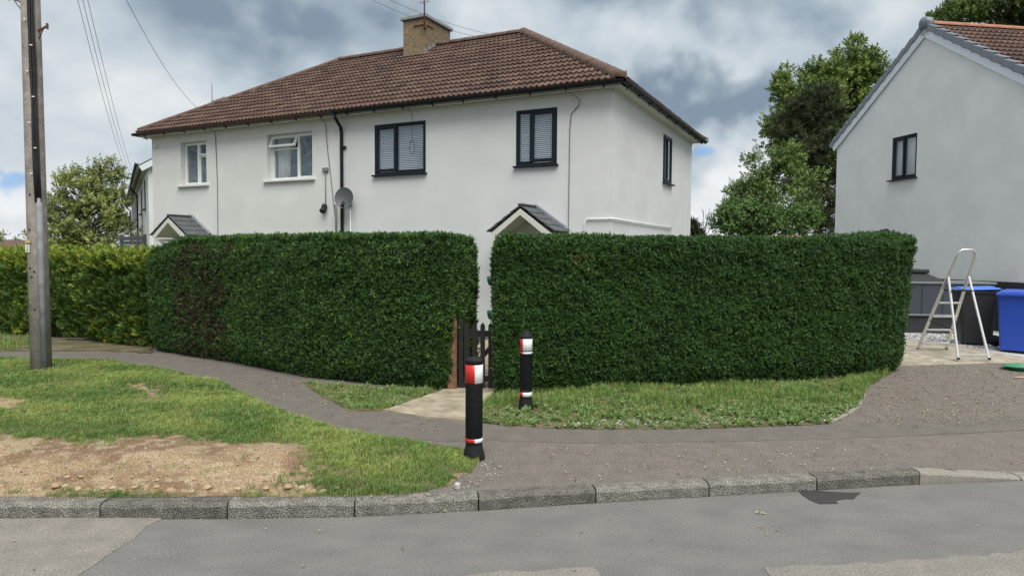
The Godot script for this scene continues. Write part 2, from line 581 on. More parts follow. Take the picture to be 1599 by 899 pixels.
func make_ground() -> void:
	var gnd := mb()
	bx(gnd, Vector3(0, -0.42, -150), Vector3(900, 0.5, 900))
	build("ground", gnd, M.field).set_meta("kind", "structure")
	# road
	var rp := PackedVector2Array()
	for k in KERB:
		rp.append(Vector2(k[0], k[1] + 0.02))
	rp.append(Vector2(40, 9)); rp.append(Vector2(-40, 9))
	var camber := func(x: float, z: float) -> float: return -0.10 + 0.006 * n1.get_noise_2d(x * 12, z * 12)
	var road := sheet("road", rp, 0.5, camber, M.road)
	road.set_meta("kind", "structure")
	var lift := func(y: float) -> Callable: return func(x: float, z: float) -> float: return camber.call(x, z) + y
	sheet("road_patch", rough_edge(poly_px([[-260, 810], [252, 808], [205, 842], [160, 872], [110, 905], [60, 950], [-260, 1150]], -0.1), 0.02), 0.25, lift.call(0.004), M.road_old).set_meta("kind", "structure")
	sheet("road_patch", rough_edge(poly_px([[735, 899], [790, 893], [870, 890], [925, 884], [936, 897], [960, 960], [700, 960]], -0.1), 0.02), 0.25, lift.call(0.004), M.road_old).set_meta("kind", "structure")
	sheet("road_patch", rough_edge(poly_px([[1195, 889], [1300, 884], [1420, 874], [1520, 868], [1640, 858], [2100, 840], [2300, 1200], [1230, 940]], -0.1), 0.02), 0.25, lift.call(0.004), M.road_old).set_meta("kind", "structure")
	sheet("damp_patch", rough_edge(poly_px([[1250, 770], [1280, 767], [1340, 770], [1325, 778], [1305, 786], [1280, 787], [1262, 783]], -0.1), 0.035), 0.1, lift.call(0.005), M.damp).set_meta("kind", "structure")
	# pavement, drive and footpath are one spread of tarmac behind the kerb
	var pp := PackedVector2Array()
	for k in KERB:
		pp.append(Vector2(k[0], k[1] - 0.12))
	pp.append(Vector2(40, -13.6)); pp.append(Vector2(-40, -13.6))
	sheet("pavement", pp, 0.3, over(0.0), M.tarmac).set_meta("kind", "structure")
	var st_far := [[-60, 549], [0, 550], [160, 549], [235, 554], [330, 566], [400, 581], [480, 600], [545, 641], [600, 645], [725, 659], [760, 662], [900, 671], [1100, 669], [1290, 663], [1420, 655], [1600, 650]]
	var st_near := [[1600, 672], [1420, 680], [1290, 686], [1100, 690], [900, 692], [780, 688], [700, 690], [600, 682], [520, 668], [440, 645], [380, 615], [330, 594], [260, 578], [180, 564], [0, 558], [-60, 557]]
	sheet("footpath", rough_edge(poly_px(st_far + st_near), 0.012), 0.3, over(0.004), M.tarmac_strip).set_meta("kind", "structure")
	# front gardens behind the hedges
	sheet("front_garden", PackedVector2Array([Vector2(-40, -13.6), Vector2(-7, -12.9), Vector2(-0.9, -9.3), Vector2(5.6, -10.2), Vector2(6.2, -14), Vector2(8, -30), Vector2(-40, -30)]), 0.8, over(0.012), M.field).set_meta("kind", "structure")
	sheet("garden_path", rough_edge(poly_px([[598, 642], [640, 628], [690, 611], [700, 600], [716, 560], [760, 530], [790, 530], [800, 560], [790, 600], [772, 612], [735, 648], [726, 658], [660, 652]]), 0.015), 0.3, over(0.018), M.path_sand).set_meta("kind", "structure")
	# drive on the right: concrete apron and white gravel
	sheet("gravel_strip", poly_px([[1370, 515], [1440, 512], [1620, 520], [1760, 545], [1760, 575], [1600, 562], [1560, 556], [1480, 540], [1370, 535]], 0.14), 0.3, over(0.006), M.gravel_white).set_meta("kind", "structure")
	sheet("concrete_apron", poly_px([[1360, 540], [1420, 537], [1475, 543], [1560, 557], [1700, 572], [1700, 575], [1558, 568], [1480, 570], [1395, 571], [1360, 571]], 0.1), 0.3, over(0.012), M.concrete).set_meta("kind", "structure")
	# kerb, stone by stone
	var kerb := Node3D.new()
	kerb.name = "kerb"
	kerb.set_meta("kind", "structure")
	add_child(kerb)
	var cuts := [-4.73, -3.83, -2.93, -2.03, -1.13, -0.24, 0.65, 1.56, 2.48, 3.40, 4.33, 5.25, 6.17, 7.09]
	for i in cuts.size() - 1:
		var x0: float = cuts[i]
		var x1: float = cuts[i + 1]
		var a := Vector3(x0, 0, kerb_z(x0))
		var b := Vector3(x1, 0, kerb_z(x1))
		var d := (b - a).normalized()
		var back := Vector3(d.z, 0, -d.x)
		if back.z > 0:
			back = -back
		a += d * 0.006
		b -= d * 0.006
		var st := mb()
		var drop := [0.0, 0.0]
		if x0 >= 3.39: drop = [0.0 if x0 < 3.5 else 0.075, 0.075]
		var segs := 12
		var rr := RandomNumberGenerator.new()
		rr.seed = 40 + i
		var prev := []
		for s in segs + 1:
			var t := float(s) / segs
			var o := a.lerp(b, t)
			var top := 0.003 - lerpf(drop[0], drop[1], t) + rr.randf_range(-0.004, 0.003)
			var chip := rr.randf_range(0.0, 0.012) if x0 < 3.3 else 0.0
			var r := 0.022 + chip
			var ring := [o + Vector3(0, -0.18, 0), o + Vector3(0, top - r, 0) - back * rr.randf_range(0.0, 0.006), o + back * r * 0.35 + Vector3(0, top - r * 0.3, 0), o + back * (r * 1.2) + Vector3(0, top, 0), o + back * 0.125 + Vector3(0, top + rr.randf_range(-0.003, 0.003), 0), o + back * 0.125 + Vector3(0, -0.18, 0)]
			if s > 0:
				for k in ring.size() - 1:
					quad(st, prev[k], prev[k + 1], ring[k + 1], ring[k])
			else:
				for k in range(1, 5): tri(st, ring[0], ring[k + 1], ring[k])
			if s == segs:
				for k in range(1, 5): tri(st, ring[0], ring[k], ring[k + 1])
			prev = ring
		var km: Material = M.kerb_new if x0 >= 3.39 else (M.kerb_dirty if i in [2, 5, 8] else M.kerb_old)
		build("kerbstone", st, km, kerb)
	# verge on the left: turf with a strip of bare, wheel-marked soil
	var vs := sheet("grass_verge", verge_poly, 0.028, verge_h, M.soil, soil_color)
	vs.set_meta("kind", "structure")
	var dark_soil := func(x: float, z: float) -> Color:
		var t := n2.get_noise_2d(x * 70, z * 70)
		return Color(0.13, 0.125, 0.05).lerp(Color(0.28, 0.22, 0.13), clampf(0.3 + t * 1.3, 0, 1))
	var bump := func(x: float, z: float) -> float: return gh(x, z) + 0.012 + 0.01 * n2.get_noise_2d(x * 90, z * 90)
	sheet("grass_strip", rough_edge(strip_poly, 0.03), 0.08, bump, M.soil, dark_soil).set_meta("kind", "structure")
	sheet("grass_corner", rough_edge(corner_poly, 0.03), 0.08, bump, M.soil, dark_soil).set_meta("kind", "structure")
	sheet("grass_margin", rough_edge(poly_px([[-200, 549], [0, 549], [150, 548], [235, 552], [235, 535], [0, 512], [-200, 500]]), 0.05), 0.12, over(0.02), M.soil, dark_soil).set_meta("kind", "structure")
	# edging kerb at the end of the strip
	var ed := Node3D.new()
	ed.name = "edging_kerb"
	add_child(ed)
	ed.set_meta("kind", "structure")
	var ep := [[1352, 604], [1349, 622], [1340, 638], [1322, 650], [1296, 662]]
	for i in ep.size() - 1:
		var st := mb()
		var a := g(ep[i][0], ep[i][1])
		var b := g(ep[i + 1][0], ep[i + 1][1])
		a.y = gh(a.x, a.z); b.y = gh(b.x, b.z)
		bar(st, a + Vector3(0, 0.005, 0), b + (a - b).normalized() * 0.008 + Vector3(0, 0.005, 0), 0.05, 0.06, 0.008)
		build("edging_stone", st, M.kerb_new, ed)

func rough_edge(p: PackedVector2Array, amp: float) -> PackedVector2Array:
	var r := PackedVector2Array()
	for i in p.size():
		var a := p[i]
		var b := p[(i + 1) % p.size()]
		var n := clampi(int(a.distance_to(b) / 0.06), 1, 60)
		for k in n:
			var q := a.lerp(b, float(k) / n)
			r.append(q + Vector2(n1.get_noise_2d(q.x * 260, q.y * 260), n1.get_noise_2d(q.x * 260 + 300, q.y * 260)) * amp * 2.0)
	return r

# ------------------------------------------------------------------ plants
func grass_mesh(blades: int, h: float, w: float, spread: float, seed_: int) -> ArrayMesh:
	var r := RandomNumberGenerator.new()
	r.seed = seed_
	var st := mb()
	for i in blades:
		var a := r.randf() * TAU
		var o := Vector3(cos(a), 0, sin(a)) * spread * sqrt(r.randf())
		var dir := r.randf() * TAU
		var lean := r.randf_range(0.1, 0.75)
		var f := Vector3(cos(dir), 0, sin(dir))
		var s := Vector3(-f.z, 0, f.x) * w * 0.5
		var hh := h * r.randf_range(0.55, 1.15)
		var p1 := o + f * lean * hh * 0.3 + Vector3.UP * hh * 0.6
		var p2 := o + f * lean * hh * 0.95 + Vector3.UP * hh * (1.0 - 0.25 * lean)
		tri(st, o - s, p1 - s * 0.8, p1 + s * 0.8)
		tri(st, o - s, p1 + s * 0.8, o + s)
		tri(st, p1 - s * 0.8, p2, p1 + s * 0.8)
	return finish(st)

func leaf(st: SurfaceTool, o: Vector3, d: Vector3, up: Vector3, l: float, w: float, fold := 0.25) -> void:
	var s := d.cross(up).normalized()
	var n := s.cross(d).normalized()
	var m := o + d * l * 0.45
	var lft := m - s * w * 0.5 + n * w * fold
	var rgt := m + s * w * 0.5 + n * w * fold
	var tip := o + d * l - n * l * 0.12
	tri(st, o, lft, tip)
	tri(st, o, tip, rgt)

func sprig_mesh(leaves: int, length: float, l: float, w: float, seed_: int) -> ArrayMesh:   # leaves round a short shoot along +y
	var r := RandomNumberGenerator.new()
	r.seed = seed_
	var st := mb()
	for i in leaves:
		var t := float(i) / leaves
		var a := i * 2.4 + r.randf() * 0.9
		var d := Vector3(cos(a), r.randf_range(0.15, 0.9), sin(a)).normalized()
		leaf(st, Vector3(0, t * length, 0), d, Vector3.UP, l * r.randf_range(0.75, 1.2), w * r.randf_range(0.8, 1.15))
	leaf(st, Vector3(0, length, 0), Vector3(r.randf_range(-0.3, 0.3), 1, r.randf_range(-0.3, 0.3)).normalized(), Vector3.RIGHT, l, w)
	return finish(st)

func spray_mesh(n: int, l: float, w: float, seed_: int) -> ArrayMesh:   # flat feathery conifer spray along +y
	var r := RandomNumberGenerator.new()
	r.seed = seed_
	var st := mb()
	for i in n:
		var t := float(i) / n
		var sd := 1.0 if i % 2 == 0 else -1.0
		var d := Vector3(sd * r.randf_range(0.5, 0.9), r.randf_range(0.6, 1.0), r.randf_range(-0.35, 0.35)).normalized()
		leaf(st, Vector3(0, t * l, 0), d, Vector3(0, 0, 1), l * 0.55 * (1.1 - t * 0.6), w, 0.1)
	leaf(st, Vector3(0, l * 0.7, 0), Vector3.UP, Vector3(0, 0, 1), l * 0.5, w, 0.1)
	return finish(st)

func aim(d: Vector3, spin: float, s: float, o: Vector3) -> Transform3D:   # +y along d
	var x := d.cross(Vector3(0.31, 0.52, 0.79)).normalized()
	var z := x.cross(d)
	return Transform3D(Basis(x, d, z) * Basis(Vector3.UP, spin) * Basis.from_scale(Vector3(s, s, s)), o)

func vec_in_ball(r: RandomNumberGenerator) -> Vector3:
	while true:
		var v := Vector3(r.randf_range(-1, 1), r.randf_range(-1, 1), r.randf_range(-1, 1))
		if v.length_squared() <= 1.0:
			return v
	return Vector3.ZERO

# a clipped hedge over the outline poly (x, z); parts: dark branch core, stems, foliage
func hedge(called: String, label: String, group: String, poly: PackedVector2Array, top: float, meshes: Array, m: Material, per_m2: float, color: Callable, seed_: int, rough_amt := 0.05, round_top := 0.16, loose := 0.6, dip = null) -> Node3D:
	var r := RandomNumberGenerator.new()
	r.seed = seed_
	if Geometry2D.is_polygon_clockwise(poly):
		poly.reverse()
	var c := Vector2.ZERO
	for p in poly: c += p
	c /= poly.size()
	var root := base(called, Vector3(c.x, gh(c.x, c.y), c.y))
	tag(root, label, "hedge", group)
	var org := root.position
	# core
	var inner: Array = Geometry2D.offset_polygon(poly, -0.17)
	var st := mb()
	for q in inner:
		var pts := PackedVector2Array()
		for v in q: pts.append(Vector2(v.x - org.x, -(v.y - org.z)))
		prism(st, pts, 0.22, top - (0.16 if dip == null else 0.34))
	var core := mb()
	var mesh := finish(st)
	core.append_from(mesh, 0, Transform3D(Basis(Vector3.RIGHT, -PI / 2), Vector3.ZERO))
	put("branch_core", core.commit(), M.hedge_core, root)
	# stems
	var sm := mb()
	for i in int(c.distance_to(poly[0]) * 14):
		var e := i % poly.size()
		var a := poly[e].lerp(poly[(e + 1) % poly.size()], r.randf()).lerp(c, r.randf_range(0.08, 0.3))
		var o := Vector3(a.x - org.x, 0, a.y - org.z)
		tube(sm, [o - Vector3(0, 0.05, 0), o + Vector3(r.randf_range(-0.05, 0.05), 0.3, r.randf_range(-0.05, 0.05))], 0.012, 0.008, 5)
	var so := build("stems", sm, M.bark, root)
	so.name = "stem"
	# foliage
	var lists := []
	var cols := []
	for k in meshes: lists.append([]); cols.append([])
	var put_sprig := func(p: Vector3, n: Vector3) -> void:
		var k := r.randi() % meshes.size()
		var d := (n * 0.75 + Vector3.UP * 0.35 + vec_in_ball(r) * loose).normalized()
		lists[k].append(aim(d, r.randf() * TAU, r.randf_range(0.75, 1.25), p - org))
		cols[k].append(color.call(p, n, r))
	for e in poly.size():
		var a := poly[e]
		var b := poly[(e + 1) % poly.size()]
		var dir := (b - a).normalized()
		var n2d := Vector2(dir.y, -dir.x)
		if Geometry2D.is_point_in_polygon((a + b) * 0.5 + n2d * 0.03, poly):
			n2d = -n2d
		var facing := n2d.dot(-(a + b) * 0.5) > -0.6
		var cnt := int(a.distance_to(b) * top * per_m2 * (1.0 if facing else 0.3))
		for i in cnt:
			var t := r.randf()
			var h := top * pow(r.randf(), 0.95)
			var q := a.lerp(b, t)
			var ins := 0.0
			if h > top - round_top:
				var k := (h - top + round_top) / round_top
				ins = round_top * (1.0 - sqrt(maxf(0.0, 1.0 - k * k)))
			if h < 0.4:
				ins += 0.14 * pow(1.0 - h / 0.4, 2.0)
			ins += -rough_amt * (n2.get_noise_3d(q.x * 60, h * 60, q.y * 60) + 0.6 * n2.get_noise_3d(q.x * 230, h * 230, q.y * 230)) * 1.4
			ins += pow(r.randf(), 1.7) * 0.15
			var before := (a - poly[(e + poly.size() - 1) % poly.size()]).normalized()
			var after := (poly[(e + 2) % poly.size()] - b).normalized()
			var to_a := t * a.distance_to(b)
			var to_b := (1.0 - t) * a.distance_to(b)
			if to_a < 0.12 and before.dot(dir) < 0.75: ins += (0.12 - to_a) * 0.7
			if to_b < 0.12 and after.dot(dir) < 0.75: ins += (0.12 - to_b) * 0.7
			q -= n2d * ins
			if called == "privet_hedge_001": q += Vector2(0.10, 0.02) * smoothstep(5.0, 5.9, q.x) * (h / top - 0.45)
			if dip != null: h *= 1.0 - dip.call(q.x) / top
			put_sprig.call(Vector3(q.x, gh(q.x, q.y) + h, q.y), Vector3(n2d.x, 0.25 if h < top - round_top else 0.9, n2d.y).normalized())
	var lo := poly[0]
	var hi := poly[0]
	for p in poly:
		lo = lo.min(p); hi = hi.max(p)
	for i in int((hi.x - lo.x) * (hi.y - lo.y) * per_m2 * 0.8):
		var q := Vector2(r.randf_range(lo.x, hi.x), r.randf_range(lo.y, hi.y))
		if Geometry2D.is_point_in_polygon(q, poly):
			var ed := edge_dist(q, poly)
			if ed > 0.05:
				put_sprig.call(Vector3(q.x, gh(q.x, q.y) + top - (0.0 if dip == null else dip.call(q.x)) + rough_amt * (n2.get_noise_2d(q.x * 60, q.y * 60) + 0.6 * n2.get_noise_2d(q.x * 230, q.y * 230)) - pow(r.randf(), 1.5) * 0.12 - 0.1 * maxf(0, 0.16 - ed), q.y), Vector3.UP)
	for k in meshes.size():
		multi("foliage", meshes[k], m, lists[k], cols[k], root)
	return root

func make_hedges() -> void:
	var pv := [sprig_mesh(6, 0.045, 0.038, 0.019, 1), sprig_mesh(5, 0.038, 0.043, 0.022, 2), sprig_mesh(7, 0.055, 0.033, 0.017, 3)]
	var dark_green := func(r: RandomNumberGenerator) -> Color:
		var c := Color(0.026, 0.064, 0.017).lerp(Color(0.055, 0.120, 0.028), r.randf())
		return c * r.randf_range(0.85, 1.5)
	# long hedge left of the gate, bending along the path, with a dead brown patch
	var pl := PackedVector2Array([Vector2(-0.84, -8.80), Vector2(-1.9, -9.2), Vector2(-2.9, -9.64), Vector2(-4.5, -10.90), Vector2(-6.55, -12.3), Vector2(-6.7, -12.9), Vector2(-5.9, -13.5), Vector2(-3.8, -12.0), Vector2(-2.2, -10.75), Vector2(-0.48, -9.85)])
	var d0 := g(283, 553)
	var d1 := g(352, 566)
	var col_l := func(p: Vector3, n: Vector3, r: RandomNumberGenerator) -> Color:
		var c: Color = dark_green.call(r)
		if r.randf() < 0.16 + 0.3 * n2.get_noise_3d(p.x * 30, p.y * 30, p.z * 30):
			c = Color(0.14, 0.25, 0.035).lerp(Color(0.08, 0.17, 0.025), r.randf())
		var wob := 0.55 * n2.get_noise_2d(p.y * 60, p.x * 20)
		if p.x > d0.x + wob and p.x < d1.x + wob + 0.1 and p.y < 1.75 + wob and r.randf() < 0.55 + 0.5 * n2.get_noise_3d(p.x * 50, p.y * 50, 3.0):
			c = Color(0.045, 0.040, 0.018).lerp(Color(0.075, 0.058, 0.026), r.randf())
		return c
	hedge("privet_hedge", "long clipped dark green hedge with a dead brown patch, bending along the footpath", "", pl, 2.00, pv, M.privet, 3400.0, col_l, 71, 0.04, 0.27, 0.6, func(x: float) -> float: return 0.22 * smoothstep(-5.6, -6.7, x))
	# hedge right of the gate
	var pr := PackedVector2Array([Vector2(-0.17, -8.56), Vector2(1.7, -8.98), Vector2(3.7, -9.44), Vector2(5.45, -9.86), Vector2(5.92, -10.15), Vector2(5.9, -10.9), Vector2(3.5, -10.6), Vector2(1.6, -10.1), Vector2(-0.2, -9.65)])
	var col_r := func(p: Vector3, n: Vector3, r: RandomNumberGenerator) -> Color:
		var c: Color = dark_green.call(r)
		var k := n2.get_noise_3d(p.x * 25, p.y * 25, p.z * 25)
		var fresh := 0.10 + 0.3 * k
		fresh += 0.06
		if r.randf() < fresh:
			c = Color(0.085, 0.175, 0.03).lerp(Color(0.045, 0.12, 0.022), r.randf())
		if k > 0.36 and p.y > 1.2 and r.randf() < 0.22:
			c = Color(0.22, 0.2, 0.035)
		return c
	hedge("privet_hedge_001", "straight clipped green hedge between the gate and the stepladder drive", "", pr, 1.98, pv, M.privet, 3400.0, col_r, 72, 0.04, 0.12, 0.5)
	# yellow-green conifer hedge further along
	var cf := [spray_mesh(9, 0.13, 0.02, 5), spray_mesh(11, 0.16, 0.02, 6)]
	var py := PackedVector2Array([Vector2(-6.75, -12.75), Vector2(-8.2, -13.40), Vector2(-11.2, -14.75), Vector2(-17.5, -17.6), Vector2(-18.0, -18.5), Vector2(-11.7, -15.9), Vector2(-7.0, -13.8)])
	var col_y := func(p: Vector3, n: Vector3, r: RandomNumberGenerator) -> Color:
		var c := Color(0.045, 0.095, 0.015).lerp(Color(0.10, 0.17, 0.027), r.randf())
		var fresh := 0.2 + 0.35 * n2.get_noise_3d(p.x * 30, p.y * 30, p.z * 30)
		if n.y > 0.6 or p.y > 1.45: fresh += 0.5
		if r.randf() < fresh:
			c = Color(0.36, 0.40, 0.05).lerp(Color(0.21, 0.29, 0.04), r.randf())
		return c
	hedge("conifer_hedge", "loose yellow-green conifer hedge behind the telegraph pole", "", py, 1.70, cf, M.conifer, 900.0, col_y, 73, 0.13, 0.14, 0.75)

func make_grass() -> void:
	var r := RandomNumberGenerator.new()
	r.seed = 91
	var gm := [grass_mesh(9, 0.05, 0.0045, 0.035, 1), grass_mesh(8, 0.06, 0.005, 0.04, 2), grass_mesh(10, 0.035, 0.0045, 0.04, 3)]
	var xf := [[], [], []]
	var cl := [[], [], []]
	var lo := verge_poly[0]
	var hi := verge_poly[0]
	for p in verge_poly:
		lo = lo.min(p); hi = hi.max(p)
	for i in 125000:
		var q := Vector2(r.randf_range(lo.x, hi.x), r.randf_range(lo.y, hi.y))
		if q.x < -9.5 and q.y > -8.0 or q.x < -5.6 and q.y > -6.2: continue
		if not Geometry2D.is_point_in_polygon(q, verge_poly): continue
		var dd := dirt(q.x, q.y)
		if r.randf() < dd * 1.04 - 0.055: continue
		var thin := n2.get_noise_2d(q.x * 70 + 40, q.y * 70)
		if thin > 0.3 and r.randf() < 0.6: continue
		var k := r.randi() % 3
		var s := r.randf_range(0.6, 1.2) * (1.0 + 0.6 * n2.get_noise_2d(q.x * 35, q.y * 35 + 77)) * (1.0 - 0.35 * dd)
		xf[k].append(Transform3D(Basis(Vector3.UP, r.randf() * TAU) * Basis.from_scale(Vector3(s, s, s)), Vector3(q.x, verge_h(q.x, q.y) - 0.004, q.y)))
		var tone := clampf(0.42 + n2.get_noise_2d(q.x * 28, q.y * 45) * 1.1 + r.randf_range(-0.3, 0.3), 0, 1)
		var c := Color(0.11, 0.20, 0.042).lerp(Color(0.30, 0.375, 0.095), tone)
		if r.randf() < 0.07 + 0.2 * maxf(0, n1.get_noise_2d(q.x * 60, q.y * 60)): c = Color(0.36, 0.33, 0.14)
		cl[k].append(c)
	var lawn := base("verge_grass", Vector3.ZERO)
	tag(lawn, "short patchy green grass of the roadside verge around the telegraph pole", "grass", "", "stuff")
	for k in 3:
		multi("blades", gm[k], M.grass_blade, xf[k], cl[k], lawn)
	# rough grass in front of the right hedge, by the garden path and under the conifer hedge
	var gl := [grass_mesh(8, 0.13, 0.006, 0.05, 4), grass_mesh(7, 0.09, 0.006, 0.05, 5)]
	var broad := sprig_mesh(6, 0.03, 0.045, 0.028, 9)
	for area in [[strip_poly, 21000, "rough_grass", "uneven rough grass and weeds in front of the straight clipped hedge", 1.0], [corner_poly, 3600, "path_edge_grass", "small grass patch between long hedge and sandy garden path", 0.55], [poly_px([[-200, 549], [0, 549], [60, 545], [60, 515], [0, 512], [-200, 500]]), 4000, "shaded_grass", "grass margin under the conifer hedge", 1.3]]:
		var poly: PackedVector2Array = area[0]
		var x2 := [[], [], []]
		var c2 := [[], [], []]
		lo = poly[0]; hi = poly[0]
		for p in poly:
			lo = lo.min(p); hi = hi.max(p)
		for i in area[1]:
			var q := Vector2(r.randf_range(lo.x, hi.x), r.randf_range(lo.y, hi.y))
			if not Geometry2D.is_point_in_polygon(q, poly): continue
			var back := 1.0
			if area[2] == "rough_grass":
				var front_z := lerpf(-7.0, -7.25, (q.x + 0.2) / 4.8)
				back = smoothstep(0.0, 1.2, front_z - q.y)
				if r.randf() < 0.35 * (1.0 - back): continue
			var k := 0 if r.randf() < 0.2 + 0.6 * back else (1 if r.randf() < 0.55 else 2)
			if q.x > 2.2 and back < 0.7 and area[2] == "rough_grass" and r.randf() < 0.6: k = 2
			var clump := n2.get_noise_2d(q.x * 55, q.y * 55)
			if area[2] == "rough_grass" and clump < -0.12 and r.randf() < 0.6: continue
			var s: float = r.randf_range(0.4, 1.0) * area[4] * (0.4 + 0.5 * back) * (1.0 + 0.9 * clump)
			if k == 2: s = r.randf_range(0.6, 1.2)
			x2[k].append(Transform3D(Basis(Vector3.UP, r.randf() * TAU) * Basis.from_scale(Vector3(s, s, s)), Vector3(q.x, gh(q.x, q.y) + 0.012, q.y)))
			var t := n2.get_noise_2d(q.x * 60, q.y * 60)
			var c := Color(0.095, 0.185, 0.042).lerp(Color(0.25, 0.345, 0.085), r.randf())
			if r.randf() < 0.03 + 0.75 * maxf(0, t - 0.12): c = Color(0.34, 0.25, 0.10).lerp(Color(0.42, 0.36, 0.13), r.randf())
			if k == 2: c = Color(0.14, 0.24, 0.06).lerp(Color(0.26, 0.33, 0.14), r.randf())
			c2[k].append(c)
		var node := base(area[2], Vector3.ZERO)
		tag(node, area[3], "grass", "", "stuff")
		multi("blades", gl[0], M.grass_blade, x2[0], c2[0], node)
		multi("blades", gl[1], M.grass_blade, x2[1], c2[1], node)
		if x2[2].size() > 0: multi("weeds", broad, M.grass_blade, x2[2], c2[2], node)
	# hedge clippings and small stones
	var bit := mb()
	leaf(bit, Vector3(-0.015, 0.004, 0), Vector3(1, 0.1, 0).normalized(), Vector3.UP, 0.03, 0.014)
	var bm := finish(bit)
	var lx := []
	var lc := []
	var areas := [[poly_px([[1300, 655], [1395, 592], [1480, 572], [1600, 585], [1600, 660], [1420, 672]]), 1700], [poly_px([[760, 668], [1330, 660], [1330, 640], [1000, 645], [760, 655]]), 500], [poly_px([[780, 690], [1600, 690], [1600, 740], [1280, 740], [800, 760]]), 220],
		[poly_px([[360, 575], [480, 602], [560, 650], [700, 660], [700, 680], [500, 650], [380, 610]]), 240], [poly_px([[70, 546], [230, 552], [235, 536], [100, 533]]), 900], [poly_px([[0, 815], [1599, 790], [1599, 895], [0, 895]], -0.1), 24], [poly_px([[400, 780], [700, 770], [700, 780], [400, 788]]), 30]]
	for a in areas:
		var poly: PackedVector2Array = a[0]
		lo = poly[0]; hi = poly[0]
		for p in poly:
			lo = lo.min(p); hi = hi.max(p)
		var left: int = a[1]
		for tries in 20000:
			if left <= 0: break
			var q := Vector2(r.randf_range(lo.x, hi.x), r.randf_range(lo.y, hi.y))
			if not Geometry2D.is_point_in_polygon(q, poly): continue
			left -= 1
			var s := r.randf_range(0.5, 1.15)
			var y := gh(q.x, q.y) + 0.008
			if q.y > kerb_z(q.x): y = -0.09
			lx.append(Transform3D(Basis(Vector3.UP, r.randf() * TAU) * Basis.from_euler(Vector3(r.randf_range(-0.4, 0.4), 0, r.randf_range(-0.4, 0.4))) * Basis.from_scale(Vector3(s, s, s)), Vector3(q.x, y, q.y)))
			var c := Color(0.34, 0.34, 0.18).lerp(Color(0.24, 0.29, 0.10), r.randf())
			if r.randf() < 0.4: c = Color(0.36, 0.29, 0.19)
			if r.randf() < 0.25: c = Color(0.10, 0.07, 0.045)
			lc.append(c)
	tag(multi("leaf_litter", bm, M.litter, lx, lc), "pale hedge clippings scattered over drive, pavement and footpath", "litter", "", "stuff")
	var clod := mb()
	bx(clod, Vector3(0, 0.006, 0), Vector3(0.062, 0.034, 0.05), 0.014, Basis(Vector3.UP, 0.5))
	var cm := finish(clod)
	var kx := []
	var kc := []
	for i in 90:                                          # blocks pressed up between tyre lugs, in rows along the kerb
		var row := 0 if i < 46 else 1
		var x := -5.2 + (i % 46) * 0.088 + r.randf_range(-0.02, 0.02)
		if x > -1.25 or r.randf() < [0.12, 0.55][row]: continue
		var z: float = -5.06 - row * 0.19 + r.randf_range(-0.015, 0.015)
		var sc: float = r.randf_range(0.6, 1.15) * [1.0, 0.7][row]
		kx.append(Transform3D(Basis.from_euler(Vector3(r.randf_range(-0.3, 0.3), r.randf_range(-0.3, 0.3), r.randf_range(-0.3, 0.3))) * Basis.from_scale(Vector3(sc, sc, sc)), Vector3(x, verge_h(x, z) - 0.004, z)))
		kc.append(Color(0.42, 0.32, 0.20).lerp(Color(0.32, 0.22, 0.13), r.randf()))
	for i in 420:
		var x := r.randf_range(-5.4, -1.3)
		var z := r.randf_range(-6.1, -5.0)
		if dirt(x, z) < 0.7: continue
		var sc := r.randf_range(0.15, 0.5)
		kx.append(Transform3D(Basis.from_euler(Vector3(r.randf(), r.randf() * TAU, r.randf())) * Basis.from_scale(Vector3(sc, sc, sc)), Vector3(x, verge_h(x, z), z)))
		kc.append(Color(0.40, 0.30, 0.19).lerp(Color(0.28, 0.185, 0.11), r.randf()))
	tag(multi("soil_clods", cm, M.litter, kx, kc), "crumbly tan soil clods in tyre-pressed rows along the kerb", "soil", "", "stuff")
	var pebble := mb()
	lathe(pebble, [[0.0, -0.006], [0.009, -0.003], [0.011, 0.002], [0.007, 0.007], [0.0, 0.008]], 6)
	var pm := finish(pebble)
	var sx := []
	var sc := []
	for spec in [[poly_px([[712, 740], [760, 722], [795, 728], [790, 745], [750, 760], [705, 768]]), 130, 0.55], [poly_px([[880, 667], [1290, 660], [1290, 652], [900, 658]]), 420, 1.1], [poly_px([[0, 695], [300, 705], [470, 720], [470, 772], [0, 772]]), 160, 0.55], [poly_px([[800, 700], [1430, 700], [1430, 735], [820, 750]]), 110, 0.6], [poly_px([[1415, 520], [1600, 530], [1600, 552], [1480, 545], [1415, 533]], 0.14), 900, 1.3]]:
		var poly: PackedVector2Array = spec[0]
		lo = poly[0]; hi = poly[0]
		for p in poly:
			lo = lo.min(p); hi = hi.max(p)
		var left: int = spec[1]
		for tries in 20000:
			if left <= 0: break
			var q := Vector2(r.randf_range(lo.x, hi.x), r.randf_range(lo.y, hi.y))
			if not Geometry2D.is_point_in_polygon(q, poly): continue
			left -= 1
			var s: float = r.randf_range(0.4, 1.2) * spec[2]
			var y := gh(q.x, q.y) + 0.012
			if Geometry2D.is_point_in_polygon(q, verge_poly): y = verge_h(q.x, q.y) + 0.003
			sx.append(Transform3D(Basis.from_euler(Vector3(r.randf() * 0.6, r.randf() * TAU, r.randf() * 0.6)) * Basis.from_scale(Vector3(s * 1.3, s, s * r.randf_range(0.7, 1.2))), Vector3(q.x, y, q.y)))
			var v := r.randf_range(0.10, 0.50)
			sc.append(Color(v, v * 0.95, v * 0.86))
	tag(multi("pebbles", pm, M.litter, sx, sc), "loose small stones by the kerb, grass edges and gravel", "gravel", "", "stuff")

